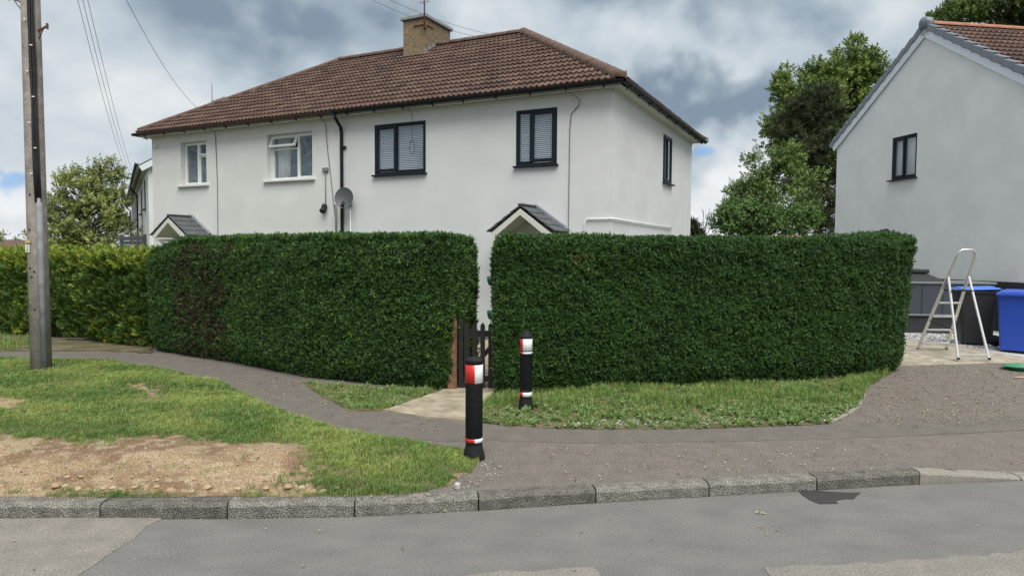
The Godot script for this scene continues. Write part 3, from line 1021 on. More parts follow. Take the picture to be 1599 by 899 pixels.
# crown: blobs [centre, radii, clumps]; leaves in clumps near each blob's surface
func tree(called: String, label: String, where: Vector3, trunk_h: float, trunk_r: float, blobs: Array, per_clump: int, clump_r: float, sprigs: Array, ca: Color, cb: Color, seed_: int, group := "", flat := 1.0, twigs := 0.0) -> void:
	var r := RandomNumberGenerator.new()
	r.seed = seed_
	var root := base(called, where)
	tag(root, label, "tree", group)
	var tk := mb(false)
	tube(tk, [Vector3(0, -0.1, 0), Vector3(0.05, trunk_h * 0.4, 0.03), Vector3(-0.04, trunk_h * 0.75, 0.0), Vector3(0.03, trunk_h, 0.02)], trunk_r, trunk_r * 0.35, 10)
	var xf := []
	var cl := []
	for k in sprigs: xf.append([]); cl.append([])
	for b in blobs:
		var c: Vector3 = b[0]
		var rad: Vector3 = b[1]
		for i in b[2]:
			var v := vec_in_ball(r)
			v = v.normalized() * pow(v.length(), 0.45) * r.randf_range(0.8, 1.18)
			var o := c + v * rad
			var s := clump_r * r.randf_range(0.6, 1.3)
			var t0 := Vector3(0, clampf(o.y - Vector2(o.x, o.z).length() * 0.6, trunk_h * 0.25, trunk_h), 0)
			if r.randf() < 0.5 + twigs:
				tube(tk, [t0, t0.lerp(o, 0.5) + vec_in_ball(r) * 0.2, o], trunk_r * 0.22, 0.012, 5, false)
			if twigs > 0.0:
				for w in 5:
					var e := o + Vector3(r.randf_range(-1, 1), r.randf_range(0.1, 1.6), r.randf_range(-1, 1)) * clump_r
					tube(tk, [o, e], 0.011, 0.005, 4, false)
			var tone := r.randf()
			for j in per_clump:
				var q := vec_in_ball(r)
				q.y *= flat
				var k := r.randi() % sprigs.size()
				var d := (q + Vector3.UP * 0.5 + vec_in_ball(r) * 0.6).normalized()
				xf[k].append(aim(d, r.randf() * TAU, r.randf_range(0.7, 1.3), o + q * s))
				cl[k].append(ca.lerp(cb, clampf(tone * 0.6 + r.randf() * 0.5, 0, 1)))
	build("trunk", tk, M.bark, root)
	for k in sprigs.size():
		multi("crown", sprigs[k], M.tree_leaf, xf[k], cl[k], root)

func make_trees() -> void:
	var big := [sprig_mesh(8, 0.26, 0.15, 0.10, 21), sprig_mesh(7, 0.22, 0.17, 0.11, 22)]
	var small := [sprig_mesh(7, 0.2, 0.10, 0.065, 23), sprig_mesh(7, 0.17, 0.12, 0.07, 24)]
	var needles := [sprig_mesh(12, 0.16, 0.22, 0.035, 25), sprig_mesh(14, 0.18, 0.2, 0.035, 26)]
	var v := func(x: float, y: float, d: float) -> Vector3: return at_depth(x, y, d)
	# tall broadleaf behind the gable
	var o: Vector3 = v.call(1310, 395, 42.0); o.y = 0
	var bl := []
	for b in [[1330, 105, 34, 34, 26], [1285, 130, 34, 30, 24], [1365, 125, 30, 40, 22], [1238, 135, 26, 24, 14], [1222, 178, 20, 34, 13], [1300, 180, 55, 40, 34], [1350, 200, 40, 50, 26], [1262, 190, 40, 40, 16], [1290, 260, 40, 50, 18], [1345, 290, 40, 60, 12], [1225, 215, 26, 26, 12], [1240, 245, 30, 24, 12]]:
		bl.append([v.call(b[0], b[1], 42.0) - o, Vector3(b[2] * 0.0393, b[3] * 0.0393, b[2] * 0.0393), b[4]])
	tree("broadleaf_tree", "tall bright green broadleaf tree rising behind the grey gable wall", o, 11.0, 0.32, bl, 38, 0.50, big, Color(0.09, 0.15, 0.033), Color(0.24, 0.31, 0.075), 101, "trees behind the houses")
	# dark pine in front of it
	o = v.call(1275, 395, 36.0); o.y = 0
	bl = []
	for b in [[1278, 145, 24, 12, 9], [1255, 168, 30, 9, 9], [1300, 165, 20, 12, 7], [1240, 190, 26, 8, 8], [1290, 190, 26, 10, 9], [1225, 208, 20, 9, 8], [1262, 218, 36, 10, 11], [1296, 225, 20, 14, 8], [1250, 240, 30, 9, 8], [1285, 255, 24, 16, 10], [1300, 285, 14, 26, 12], [1268, 285, 26, 16, 9], [1280, 320, 30, 26, 16], [1295, 345, 20, 26, 12]]:
		bl.append([v.call(b[0], b[1], 36.0) - o, Vector3(b[2] * 0.0337, b[3] * 0.0337, b[2] * 0.0337), b[4]])
	tree("pine_tree", "dark brownish green pine with layered boughs in front of the tall broadleaf tree", o, 9.6, 0.26, bl, 17, 0.42, needles, Color(0.035, 0.052, 0.022), Color(0.085, 0.10, 0.042), 102, "trees behind the houses", 0.5, 0.15)
	# lower lighter tree
	o = v.call(1195, 395, 31.0); o.y = 0
	bl = []
	for b in [[1195, 262, 28, 20, 14], [1160, 290, 18, 12, 6], [1180, 300, 32, 18, 15], [1225, 285, 30, 26, 16], [1210, 325, 40, 26, 20], [1165, 325, 22, 14, 8], [1255, 330, 26, 26, 11], [1235, 250, 26, 20, 11], [1262, 285, 24, 30, 11]]:
		bl.append([v.call(b[0], b[1], 31.0) - o, Vector3(b[2] * 0.029, b[3] * 0.029, b[2] * 0.029), b[4]])
	tree("hawthorn_tree", "small open-crowned green tree left of the dark pine", o, 5.2, 0.13, bl, 22, 0.34, small, Color(0.085, 0.14, 0.035), Color(0.22, 0.30, 0.09), 103, "trees behind the houses")
	o = v.call(1165, 395, 29.0); o.y = 0
	bl = []
	for b in [[1148, 325, 14, 20, 8], [1165, 345, 34, 20, 16], [1135, 350, 20, 15, 9], [1200, 352, 30, 18, 12], [1240, 350, 34, 22, 14]]:
		bl.append([v.call(b[0], b[1], 29.0) - o, Vector3(b[2] * 0.027, b[3] * 0.027, b[2] * 0.027), b[4]])
	tree("garden_shrub", "dense dark green shrub under the small open-crowned tree", o, 2.6, 0.08, bl, 42, 0.32, small, Color(0.06, 0.13, 0.035), Color(0.14, 0.23, 0.065), 104, "trees behind the houses")
	# crown above the ridge of the gable house
	o = v.call(1580, 395, 46.0); o.y = 0
	bl = []
	for b in [[1480, 25, 28, 14, 9], [1515, 8, 32, 18, 12], [1560, -10, 46, 26, 20], [1545, 28, 60, 14, 16], [1595, 25, 40, 16, 10], [1620, -20, 50, 40, 18], [1660, 40, 50, 50, 14], [1600, -60, 60, 40, 20]]:
		bl.append([v.call(b[0], b[1], 46.0) - o, Vector3(b[2] * 0.043, b[3] * 0.043, b[2] * 0.043), b[4]])
	tree("broadleaf_tree_001", "big broadleaf tree showing above the red ridge of the grey gable house", o, 17.0, 0.4, bl, 40, 0.58, big, Color(0.05, 0.09, 0.02), Color(0.15, 0.21, 0.05), 105, "trees behind the houses")
	# tree on the left
	o = v.call(140, 395, 30.0); o.y = 0
	bl = []
	for b in [[125, 300, 36, 28, 16], [165, 290, 30, 28, 10], [100, 330, 26, 26, 11], [140, 345, 56, 34, 30], [180, 340, 26, 40, 14], [130, 378, 56, 14, 18], [170, 268, 24, 12, 4]]:
		bl.append([v.call(b[0], b[1], 30.0) - o, Vector3(b[2] * 0.028, b[3] * 0.028, b[2] * 0.028), b[4]])
	tree("willow_tree", "olive green half-leafed tree with bare twigs beside the white terrace", o, 4.4, 0.12, bl, 24, 0.36, small, Color(0.15, 0.20, 0.05), Color(0.36, 0.39, 0.13), 106, "", 1.0, 0.5)
	# bare sapling and a small conifer past the corner of the white house
	o = v.call(1097, 395, 25.0); o.y = 0
	var sap := base("bare_sapling", o)
	tag(sap, "leafless sapling with thin forked twigs beside the white house corner", "tree")
	var st := mb(false)
	tube(st, [Vector3(0, -0.1, 0), Vector3(0.02, 1.9, 0), Vector3(0, 2.4, 0)], 0.035, 0.022, 6)
	var r := RandomNumberGenerator.new()
	r.seed = 5
	for i in 9:
		var y := r.randf_range(1.8, 2.5)
		var e := Vector3(r.randf_range(-0.42, 0.42), y + r.randf_range(0.5, 1.1), r.randf_range(-0.3, 0.3))
		var p0 := Vector3(0, y - 0.1, 0)
		tube(st, [p0, p0.lerp(e, 0.5) + vec_in_ball(r) * 0.06, e], 0.016, 0.006, 5)
		for k in 3:
			var s := p0.lerp(e, r.randf_range(0.4, 0.9))
			tube(st, [s, s + Vector3(r.randf_range(-0.2, 0.2), r.randf_range(0.1, 0.35), r.randf_range(-0.15, 0.15))], 0.007, 0.004, 4)
	build("trunk", st, M.bark, sap)
	o = v.call(1082, 395, 26.0); o.y = 0
	tree("small_conifer", "small dark conifer just past the white house corner", o, 2.9, 0.05, [[Vector3(0, 2.6, 0), Vector3(0.12, 0.4, 0.12), 5], [Vector3(0, 2.0, 0), Vector3(0.3, 0.5, 0.3), 9], [Vector3(0, 1.2, 0), Vector3(0.45, 0.6, 0.45), 12]], 40, 0.18, needles, Color(0.02, 0.045, 0.015), Color(0.05, 0.08, 0.03), 107)
	# trees further along the road, which the upstairs panes mirror
	for k in 4:
		o = [Vector3(-36, 0, -19), Vector3(-37, 0, -12), Vector3(-34, 0, -5), Vector3(-30, 0, 3)][k]
		tree("roadside_tree" if k == 0 else "roadside_tree_%03d" % k, "tall broadleaf tree further along the road, mirrored in the upstairs panes", o, 8.0, 0.25, [[Vector3(0, 7, 0), Vector3(2.6, 3.0, 2.6), 40], [Vector3(0.6, 9.4, 0.3), Vector3(1.6, 1.5, 1.6), 16]], 26, 0.7, [big[0]], Color(0.05, 0.09, 0.02), Color(0.12, 0.17, 0.04), 300 + k, "trees along the road")
	# far field hedgerow at the left edge
	for i in 9:
		var px := -40.0 + i * 19.0 + (i % 3) * 5.0
		o = v.call(px, 395, 85.0 + (i % 4) * 7.0); o.y = 0
		var hh := 3.0 + (i % 3) * 0.8 + (1.2 if i == 1 else 0.0)
		tree("hedgerow_tree" if i == 0 else "hedgerow_tree_%03d" % i, "pale green far-off tree of the field hedgerow", o, hh * 0.7, 0.12, [[Vector3(0, hh * 0.62, 0), Vector3(1.5, hh * 0.36, 1.2), 16], [Vector3(0.8, hh * 0.35, 0), Vector3(1.4, hh * 0.3, 1.0), 10]], 14, 0.5, [big[0]], Color(0.13, 0.19, 0.05), Color(0.22, 0.27, 0.09), 200 + i, "far-off hedgerow trees")

# ------------------------------------------------------------------ houses
func wall_holes(st: SurfaceTool, x0: float, x1: float, y0: float, y1: float, holes: Array, thick: float) -> void:   # wall in the xy plane, front at z = 0
	var xs := [x0, x1]
	var ys := [y0, y1]
	for h in holes:
		xs.append(h[0]); xs.append(h[1]); ys.append(h[2]); ys.append(h[3])
	xs.sort(); ys.sort()
	for i in xs.size() - 1:
		for j in ys.size() - 1:
			if xs[i + 1] - xs[i] < 1e-5 or ys[j + 1] - ys[j] < 1e-5: continue
			var mx: float = (xs[i] + xs[i + 1]) / 2
			var my: float = (ys[j] + ys[j + 1]) / 2
			var hole := false
			for h in holes:
				if mx > h[0] and mx < h[1] and my > h[2] and my < h[3]: hole = true
			if hole: continue
			for z in [0.0, -thick]:
				var q := [Vector3(xs[i], ys[j], z), Vector3(xs[i], ys[j + 1], z), Vector3(xs[i + 1], ys[j + 1], z), Vector3(xs[i + 1], ys[j], z)]
				if z < 0: q.reverse()
				quad(st, q[0], q[1], q[2], q[3])
	for h in holes:
		var a := Vector3(h[0], h[2], 0)
		var b := Vector3(h[1], h[2], 0)
		var c := Vector3(h[1], h[3], 0)
		var d := Vector3(h[0], h[3], 0)
		var k := Vector3(0, 0, -thick)
		quad(st, a, b, b + k, a + k)
		quad(st, b, c, c + k, b + k)
		quad(st, c, d, d + k, c + k)
		quad(st, d, a, a + k, d + k)

# a window in the xy plane of its parent: panes [x0, x1, y0, y1, sash width] as shares
func window(parent: Node3D, at: Transform3D, w: float, h: float, fm: Material, panes: Array, frame_w: float, depth: float, blind: Material, sill: Array) -> MeshInstance3D:
	var st := mb()
	bx(st, Vector3(frame_w / 2, h / 2, 0), Vector3(frame_w, h, depth), 0.006)
	bx(st, Vector3(w - frame_w / 2, h / 2, 0), Vector3(frame_w, h, depth), 0.006)
	bx(st, Vector3(w / 2, frame_w / 2, 0), Vector3(w - 2 * frame_w, frame_w, depth), 0.006)
	bx(st, Vector3(w / 2, h - frame_w / 2, 0), Vector3(w - 2 * frame_w, frame_w, depth), 0.006)
	var win := build("window", st, fm, parent)
	win.transform = at
	for p in panes:
		var x0: float = p[0]
		var x1: float = p[1]
		var y0: float = p[2]
		var y1: float = p[3]
		var s: float = p[4]
		var zf := depth / 2 + (0.014 if s > 0.045 else -0.012)
		var fr := mb()
		bx(fr, Vector3(x0 + s / 2, (y0 + y1) / 2, zf - depth / 2), Vector3(s, y1 - y0, depth), 0.006)
		bx(fr, Vector3(x1 - s / 2, (y0 + y1) / 2, zf - depth / 2), Vector3(s, y1 - y0, depth), 0.006)
		bx(fr, Vector3((x0 + x1) / 2, y0 + s / 2, zf - depth / 2), Vector3(x1 - x0 - 2 * s, s, depth), 0.006)
		bx(fr, Vector3((x0 + x1) / 2, y1 - s / 2, zf - depth / 2), Vector3(x1 - x0 - 2 * s, s, depth), 0.006)
		var sash := build("sash", fr, fm, win)
		var gp := mb()
		bx(gp, Vector3((x0 + x1) / 2, (y0 + y1) / 2, 0.0), Vector3(x1 - x0 - 2 * s, y1 - y0 - 2 * s, 0.006))
		var pane := build("pane", gp, M.glass, win)
		if p.size() > 5 and p[5] != 0.0:                  # top-hung, pushed open
			var top := Vector3((x0 + x1) / 2, y1, zf)
			var t := Transform3D(Basis(), top) * Transform3D(Basis(Vector3.RIGHT, -p[5]), Vector3.ZERO) * Transform3D(Basis(), -top)
			sash.transform = t
			pane.transform = t
	if blind != null:
		var bs := mb()
		var n := int(h / 0.042)
		for i in n:
			bx(bs, Vector3(w / 2, 0.04 + i * (h - 0.08) / n, -depth / 2 - 0.05), Vector3(w - 0.09, 0.0015, 0.036), 0.0, Basis(Vector3.RIGHT, 0.62 + 0.05 * sin(i * 1.7)))
		build("blind", bs, blind, win)
	if sill.size() > 0:
		var ss := mb()
		bx(ss, Vector3(w / 2, -sill[2] / 2 - 0.001, depth / 2 + sill[1] / 2 - 0.02), Vector3(w + 2 * sill[0], sill[2], sill[1]), 0.006)
		build("sill", ss, sill[3], win)
	return win

func tile_mesh(w: float, l: float, seed_: int) -> ArrayMesh:   # two rolls across x, lying along +z (down the slope), lower end thick
	var st := mb(false)
	var n := 10
	var pr := []
	for i in n + 1:
		var t := float(i) / n
		pr.append(Vector2((t - 0.5) * w, 0.036 * (0.5 + 0.5 * cos(t * TAU * 2.0 + 0.5)) ))
	for i in n:
		var a: Vector2 = pr[i]
		var b: Vector2 = pr[i + 1]
		var lift := 0.052
		quad(st, Vector3(a.x, a.y + lift, l), Vector3(a.x, a.y + 0.006, 0), Vector3(b.x, b.y + 0.006, 0), Vector3(b.x, b.y + lift, l))
	st.set_smooth_group(-1)
	for i in n:
		var a: Vector2 = pr[i]
		var b: Vector2 = pr[i + 1]
		quad(st, Vector3(a.x, a.y + 0.006, l), Vector3(a.x, a.y + 0.052, l), Vector3(b.x, b.y + 0.052, l), Vector3(b.x, b.y + 0.006, l))
	return finish(st)

# tiles a slope: frame t has x along the eave and +z down the slope, origin on the ridge; left/right give the cut at distance s from the ridge
func tile_slope(roof: Node3D, t: Transform3D, x0: float, x1: float, length: float, cut_l: float, cut_r: float, single: int, mesh: ArrayMesh, eye_local: Vector3, tw: float, gauge: float, seed_: int) -> void:
	var r := RandomNumberGenerator.new()
	r.seed = seed_
	var all := []
	var rows := int(ceil(length / gauge))
	var edge := mb(false)
	for j in rows:
		var s := length - (j + 1) * gauge
		var sm := maxf(0.0, s + gauge * 0.5)
		var a := x0 + cut_l * (length - sm)
		var b := x1 - cut_r * (length - sm)
		var n := int(ceil((x1 - x0) / tw)) + 1
		for i in n:
			var cx := x0 + (i + 0.5) * tw
			if cx < a - tw * 0.5 or cx > b + tw * 0.5: continue
			var lc := t * Transform3D(Basis(), Vector3(cx, 0, s - 0.03))
			if cx - tw * 0.5 < a - 0.02 or cx + tw * 0.5 > b + 0.02 or s < 0.0:      # cut to the hip
				var x_lo := maxf(cx - tw * 0.5, a)
				var x_hi := minf(cx + tw * 0.5, b)
				if x_hi - x_lo > 0.03:
					var cutm := Transform3D(Basis.from_scale(Vector3((x_hi - x_lo) / tw, 1, 1)), Vector3((x_lo + x_hi) / 2, 0, maxf(s - 0.03, 0.0)))
					edge.append_from(mesh, 0, t * cutm)
				continue
			var wob := Basis.from_euler(Vector3(r.randf_range(-0.012, 0.012), r.randf_range(-0.008, 0.008), r.randf_range(-0.01, 0.01)))
			all.append([lc.origin.distance_to(eye_local), Transform3D(lc.basis * wob, lc.origin)])
	all.sort_custom(func(p, q): return p[0] < q[0])
	var rest := []
	for i in 6: rest.append([])
	for i in all.size():
		var xf: Transform3D = all[i][1]
		var k := n2.get_noise_2d(xf.origin.x * 28, xf.origin.y * 60) * 2.6 + r.randf_range(-0.9, 0.9)
		var idx := clampi(int(round(1.2 + k)), 0, 4)
		if k < -1.2: idx = 2
		if r.randf() < 0.07: idx = 5
		if i < single:
			var o := put("tile", mesh, M["roof_tile_%d" % idx], roof)
			o.transform = xf
		else:
			rest[idx].append(xf)
	edge.generate_normals()
	var em := edge.commit()
	if em.get_surface_count() > 0:
		put("cut_tiles", em, M.roof_tile_1, roof).set_meta("kind", "stuff")
	for i in 6:
		if rest[i].size() > 0:
			multi("far_tiles", mesh, M["roof_tile_%d" % i], rest[i], null, roof)

func ridge_tiles(parent: Node3D, a: Vector3, b: Vector3, rad: float, l: float, m: Material, flat := 0.75) -> void:
	var n := int(round(a.distance_to(b) / l))
	var d := (b - a).normalized()
	var sx := d.cross(Vector3.UP).normalized()
	var up := sx.cross(d)
	for i in n:
		var p := a.lerp(b, float(i) / n) - d * 0.02
		var q := a.lerp(b, float(i + 1) / n) + d * 0.0
		var st := mb(false)
		for ring in [[p, rad * 1.0], [q, rad * 0.93]]: pass
		var prof := []
		for k in 9:
			var an := lerpf(-0.15, PI + 0.15, k / 8.0)
			prof.append(Vector2(cos(an), sin(an) * flat))
		for k in 8:
			var u: Vector2 = prof[k]
			var v: Vector2 = prof[k + 1]
			quad(st, p + (sx * u.x + up * u.y) * rad, p + (sx * v.x + up * v.y) * rad, q + (sx * v.x + up * v.y) * rad * 0.94, q + (sx * u.x + up * u.y) * rad * 0.94)
			tri(st, p + (sx * u.x + up * u.y) * rad, p + (sx * 0.0), p + (sx * v.x + up * v.y) * rad)
			tri(st, q + (sx * v.x + up * v.y) * rad * 0.94, q, q + (sx * u.x + up * u.y) * rad * 0.94)
		build("ridge_tile", st, m, parent)

func gutter(parent: Node3D, a: Vector3, b: Vector3, out: Vector3, m: Material) -> void:
	var st := mb(false)
	var prof := []
	for k in 9:
		var an := lerpf(PI, TAU, k / 8.0)
		prof.append(Vector2(cos(an) * 0.062, sin(an) * 0.07))
	for k in 8:
		var u: Vector2 = prof[k]
		var v: Vector2 = prof[k + 1]
		quad(st, a + out * u.x + Vector3.UP * u.y, b + out * u.x + Vector3.UP * u.y, b + out * v.x + Vector3.UP * v.y, a + out * v.x + Vector3.UP * v.y)
		quad(st, a + out * u.x * 0.92 + Vector3.UP * u.y * 0.92, a + out * v.x * 0.92 + Vector3.UP * v.y * 0.92, b + out * v.x * 0.92 + Vector3.UP * v.y * 0.92, b + out * u.x * 0.92 + Vector3.UP * u.y * 0.92)
	var o := build("gutter", st, m, parent)
	var n := int(a.distance_to(b) / 0.75)
	for i in n:
		var c := a.lerp(b, (i + 0.5) / n)
		var bs := mb()
		bar(bs, c - out * 0.065 + Vector3(0, -0.075, 0), c + out * 0.07 + Vector3(0, -0.075, 0), 0.03, 0.018)
		bar(bs, c - out * 0.06 + Vector3(0, -0.12, 0), c - out * 0.06 + Vector3(0, -0.02, 0), 0.03, 0.012)
		build("bracket", bs, m, o)

func cable(parent: Node3D, pts: Array, rad: float, m: Material, called := "cable") -> void:
	var st := mb(false)
	tube(st, pts, rad, rad, 6)
	build(called, st, m, parent)

func porch(house: Node3D, cx: float) -> void:
	var trim: Material = M.soffit
	var hw := 0.68
	var dep := 0.76
	var ap := 2.70
	var ev := 2.2
	var pr := base("porch")
	pr.get_parent().remove_child(pr)
	var st := mb()
	# front barge boards
	prism(st, PackedVector2Array([Vector2(cx - hw, ev - 0.02), Vector2(cx - hw + 0.13, ev - 0.06), Vector2(cx, ap - 0.14), Vector2(cx + hw - 0.13, ev - 0.06), Vector2(cx + hw, ev - 0.02), Vector2(cx, ap - 0.02)]), dep - 0.04, dep - 0.012)
	var body := build("porch_canopy", st, trim, house)
	pr.free()
	var ce := mb()
	for s in [-1.0, 1.0]:
		quad(ce, Vector3(cx, ap - 0.1, 0.02), Vector3(cx + s * (hw - 0.02), ev - 0.03, 0.02), Vector3(cx + s * (hw - 0.02), ev - 0.03, dep - 0.045), Vector3(cx, ap - 0.1, dep - 0.045))
	build("ceiling", ce, M.timber_cream, body)
	var be := mb()
	for s in [-1.0, 1.0]:
		bar(be, Vector3(cx + s * (hw - 0.14), ev - 0.1, 0.01), Vector3(cx + s * (hw - 0.14), ev - 0.1, dep - 0.05), 0.07, 0.07, 0.005)
		bar(be, Vector3(cx + s * (hw - 0.14), ev - 0.55, 0.04), Vector3(cx + s * (hw - 0.14), ev - 0.12, dep - 0.2), 0.06, 0.06, 0.005)
	build("bracket", be, M.white_upvc, body)
	# tile courses on both slopes
	var dir := Vector3(hw + 0.04, -(ap - ev), 0)
	var nrm := Vector3((ap - ev), hw, 0).normalized()
	for s in [-1.0, 1.0]:
		var d := Vector3(dir.x * s, dir.y, 0)
		var nn := Vector3(nrm.x * s, nrm.y, 0)
		var side := d.normalized()
		for k in 4:
			for c in 3:
				var a := Vector3(cx, ap + 0.02, 0) + d * ((k + 0.5) / 4.0) + nn * 0.028
				var z0 := 0.02 + c * (dep - 0.03) / 3.0
				var z1 := 0.02 + (c + 1) * (dep - 0.03) / 3.0 - 0.004
				var ts := mb()
				var bs := Basis(side, nn, Vector3(0, 0, 1) if s > 0 else Vector3(0, 0, -1)) * Basis(Vector3(0, 0, 1), 0.07)
				bx(ts, a + Vector3(0, 0, (z0 + z1) / 2), Vector3(d.length() / 4.0 + 0.05, 0.024, z1 - z0), 0.005, bs)
				build("tile", ts, M.slate_tile, body)
		var fs := mb()
		bar(fs, Vector3(cx, ap + 0.085, 0.045), Vector3(cx, ap + 0.085, 0.045) + d * 1.04, 0.09, 0.075, 0.01, Vector3(0, 0, 1))
		build("flashing", fs, M.lead, body)
	var rs := mb()
	bar(rs, Vector3(cx, ap + 0.065, 0.02), Vector3(cx, ap + 0.065, dep), 0.12, 0.05, 0.02)
	build("ridge_tile", rs, M.slate_tile, body)

func make_white_house() -> void:
	var house := base("semi_detached_house", Vector3(1.952, 0, -13.573), -0.46046)
	tag(house, "white rendered semi-detached house with brown tiled hipped roof behind the hedges", "house")
	var L := -13.63
	var D := -7.4
	var mid := -6.74
	var T := 0.26
	var top := 5.02
	var w1 := [-12.44, -11.43, 3.62, 4.80]
	var w2 := [-9.20, -7.69, 3.62, 4.78]
	var w3 := [-5.78, -4.36, 3.60, 4.76]
	var w4 := [-2.10, -1.17, 3.62, 4.77]
	var dr := [-12.5, -11.55, 0.1, 2.05]
	var dr2 := [-2.1, -1.15, 0.1, 2.05]
	var st := mb()
	wall_holes(st, L, mid, 0, top, [w1, w2, dr], T)
	build("front_wall", st, M.cream_render, house).set_meta("label", "cream front wall of the left half")
	st = mb()
	wall_holes(st, mid, 0, 0, top, [w3, w4, dr2], T)
	build("front_wall", st, M.white_render, house).set_meta("label", "white front wall of the right half")
	st = mb()
	wall_holes(st, 0.003, -D, 0, top, [[4.04, 4.95, 3.60, 4.79]], T)
	var sw := build("side_wall", st, M.white_render, house)
	sw.rotation.y = PI / 2
	st = mb()
	bx(st, Vector3(L + 0.13, top / 2, D / 2), Vector3(0.255, top - 0.01, -D - 0.02))
	bx(st, Vector3(L / 2, top / 2, D + 0.13), Vector3(-L - 0.6, top - 0.01, 0.255))
	bx(st, Vector3(mid, top / 2, D / 2), Vector3(0.2, top - 0.01, -D - 0.6))
	build("rear_wall", st, M.cream_render, house)
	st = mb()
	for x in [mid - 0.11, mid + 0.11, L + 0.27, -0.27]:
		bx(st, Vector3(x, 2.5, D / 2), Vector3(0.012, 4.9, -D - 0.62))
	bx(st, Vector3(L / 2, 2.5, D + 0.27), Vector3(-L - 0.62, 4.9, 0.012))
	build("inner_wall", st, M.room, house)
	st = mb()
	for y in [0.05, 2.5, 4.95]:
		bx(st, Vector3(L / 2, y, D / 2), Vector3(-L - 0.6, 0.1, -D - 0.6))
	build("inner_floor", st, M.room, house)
	# doors under the porches
	for d in [dr, dr2]:
		st = mb()
		bx(st, Vector3((d[0] + d[1]) / 2, (d[2] + d[3]) / 2, -0.12), Vector3(d[1] - d[0] - 0.01, d[3] - d[2] - 0.01, 0.06), 0.01)
		var door := build("door", st, M.anthracite if d == dr2 else M.white_upvc, house)
		st = mb()
		bar(st, Vector3(d[1] - 0.12, 1.05, -0.06), Vector3(d[1] - 0.24, 1.05, -0.06), 0.02, 0.03, 0.004)
		build("handle", st, M.steel_dull, door)
	# windows
	var sill_w := [0.10, 0.16, 0.045, M.cream_render]
	var at := func(x: float, y: float, z: float) -> Transform3D: return Transform3D(Basis(), Vector3(x, y, z))
	window(house, at.call(w1[0], w1[2], -0.17), w1[1] - w1[0], w1[3] - w1[2], M.white_upvc, [[0.03, 0.56, 0.03, 1.15, 0.05], [0.56, 0.98, 0.03, 0.80, 0.04], [0.56, 0.98, 0.80, 1.15, 0.055]], 0.04, 0.06, M.dark_blind, [0.10, 0.24, 0.05, M.cream_render])
	var win2 := window(house, at.call(w2[0], w2[2], -0.17), w2[1] - w2[0], w2[3] - w2[2], M.white_upvc, [[0.05, 0.92, 0.03, 0.82, 0.042], [0.05, 0.92, 0.82, 1.13, 0.055, 0.42], [0.92, 1.47, 0.03, 1.13, 0.052]], 0.04, 0.06, null, [0.10, 0.24, 0.05, M.cream_render])
	st = mb(false)
	for i in 8:                                          # curtain behind the open window
		tube(st, [Vector3(0.12 + i * 0.045, 0.02, -0.14 - 0.02 * (i % 2)), Vector3(0.12 + i * 0.05, 1.1, -0.14 - 0.02 * (i % 2))], 0.026, 0.026, 8)
	build("curtain", st, M.curtain, win2)
	window(house, at.call(w3[0], w3[2], -0.025), w3[1] - w3[0], w3[3] - w3[2], M.anthracite, [[0.05, 0.62, 0.07, 1.12, 0.065], [0.62, 1.38, 0.06, 1.12, 0.035]], 0.06, 0.07, M.blind, [0.04, 0.1, 0.035, M.anthracite])
	window(house, at.call(w4[0], w4[2], -0.025), w4[1] - w4[0], w4[3] - w4[2], M.anthracite, [[0.05, 0.345, 0.06, 1.11, 0.035], [0.345, 0.885, 0.07, 1.11, 0.065]], 0.055, 0.07, M.blind, [0.04, 0.1, 0.035, M.anthracite])
	window(house, Transform3D(Basis(Vector3.UP, PI / 2), Vector3(-0.025, 3.60, -4.04)), 0.91, 1.19, M.anthracite, [[0.05, 0.45, 0.06, 1.14, 0.05], [0.45, 0.86, 0.06, 1.14, 0.035]], 0.055, 0.07, M.blind, [0.04, 0.1, 0.035, M.anthracite])
	# roof
	var ov := 0.30
	var ey := 5.10
	var ry := 7.62
	var rx0 := L - D / 2.0 * -1.0 * -1.0 + 0.0
	rx0 = L + 3.7
	var rx1 := -3.7
	var rz := -3.7
	var A := Vector3(L - ov, ey, ov)
	var B := Vector3(ov, ey, ov)
	var C := Vector3(ov, ey, D - ov)
	var E := Vector3(L - ov, ey, D - ov)
	var R0 := Vector3(rx0, ry, rz)
	var R1 := Vector3(rx1, ry, rz)
	st = mb()
	quad(st, A, R0, R1, B)
	tri(st, B, R1, C)
	quad(st, C, R1, R0, E)
	tri(st, E, R0, A)
	quad(st, A, B, C, E)
	var roof := build("roof", st, M.felt, house)
	var tm := tile_mesh(0.26, 0.345, 1)
	var eye := house.transform.affine_inverse() * EYE
	var slope_len := Vector2(ov - rz, ry - ey).length()
	var dn := Vector3(0, ey - ry, ov - rz).normalized()
	var fr := Transform3D(Basis(Vector3.RIGHT, dn.cross(Vector3.RIGHT), dn), Vector3(0, ry + 0.012, rz))
	var cut := (ov + 3.7) / slope_len
	tile_slope(roof, fr, L - ov, ov, slope_len + 0.03, cut, cut, 300, tm, eye, 0.26, 0.30, 7)
	var dn2 := Vector3(ov - rx1, ey - ry, 0).normalized()
	var fr2 := Transform3D(Basis(Vector3(0, 0, -1), dn2.cross(Vector3(0, 0, -1)), dn2), Vector3(rx1, ry + 0.012, 0))
	tile_slope(roof, fr2, -ov, -(D - ov), slope_len + 0.03, cut, cut, 0, tm, eye, 0.26, 0.30, 8)
	var dn3 := Vector3(L - ov - rx0, ey - ry, 0).normalized()
	var fr3 := Transform3D(Basis(Vector3(0, 0, 1), dn3.cross(Vector3(0, 0, 1)), dn3), Vector3(rx0, ry + 0.012, 0))
	tile_slope(roof, fr3, D - ov, ov, slope_len + 0.03, cut, cut, 0, tm, eye, 0.26, 0.30, 9)
	var upv := Vector3(0, 0.045, 0)
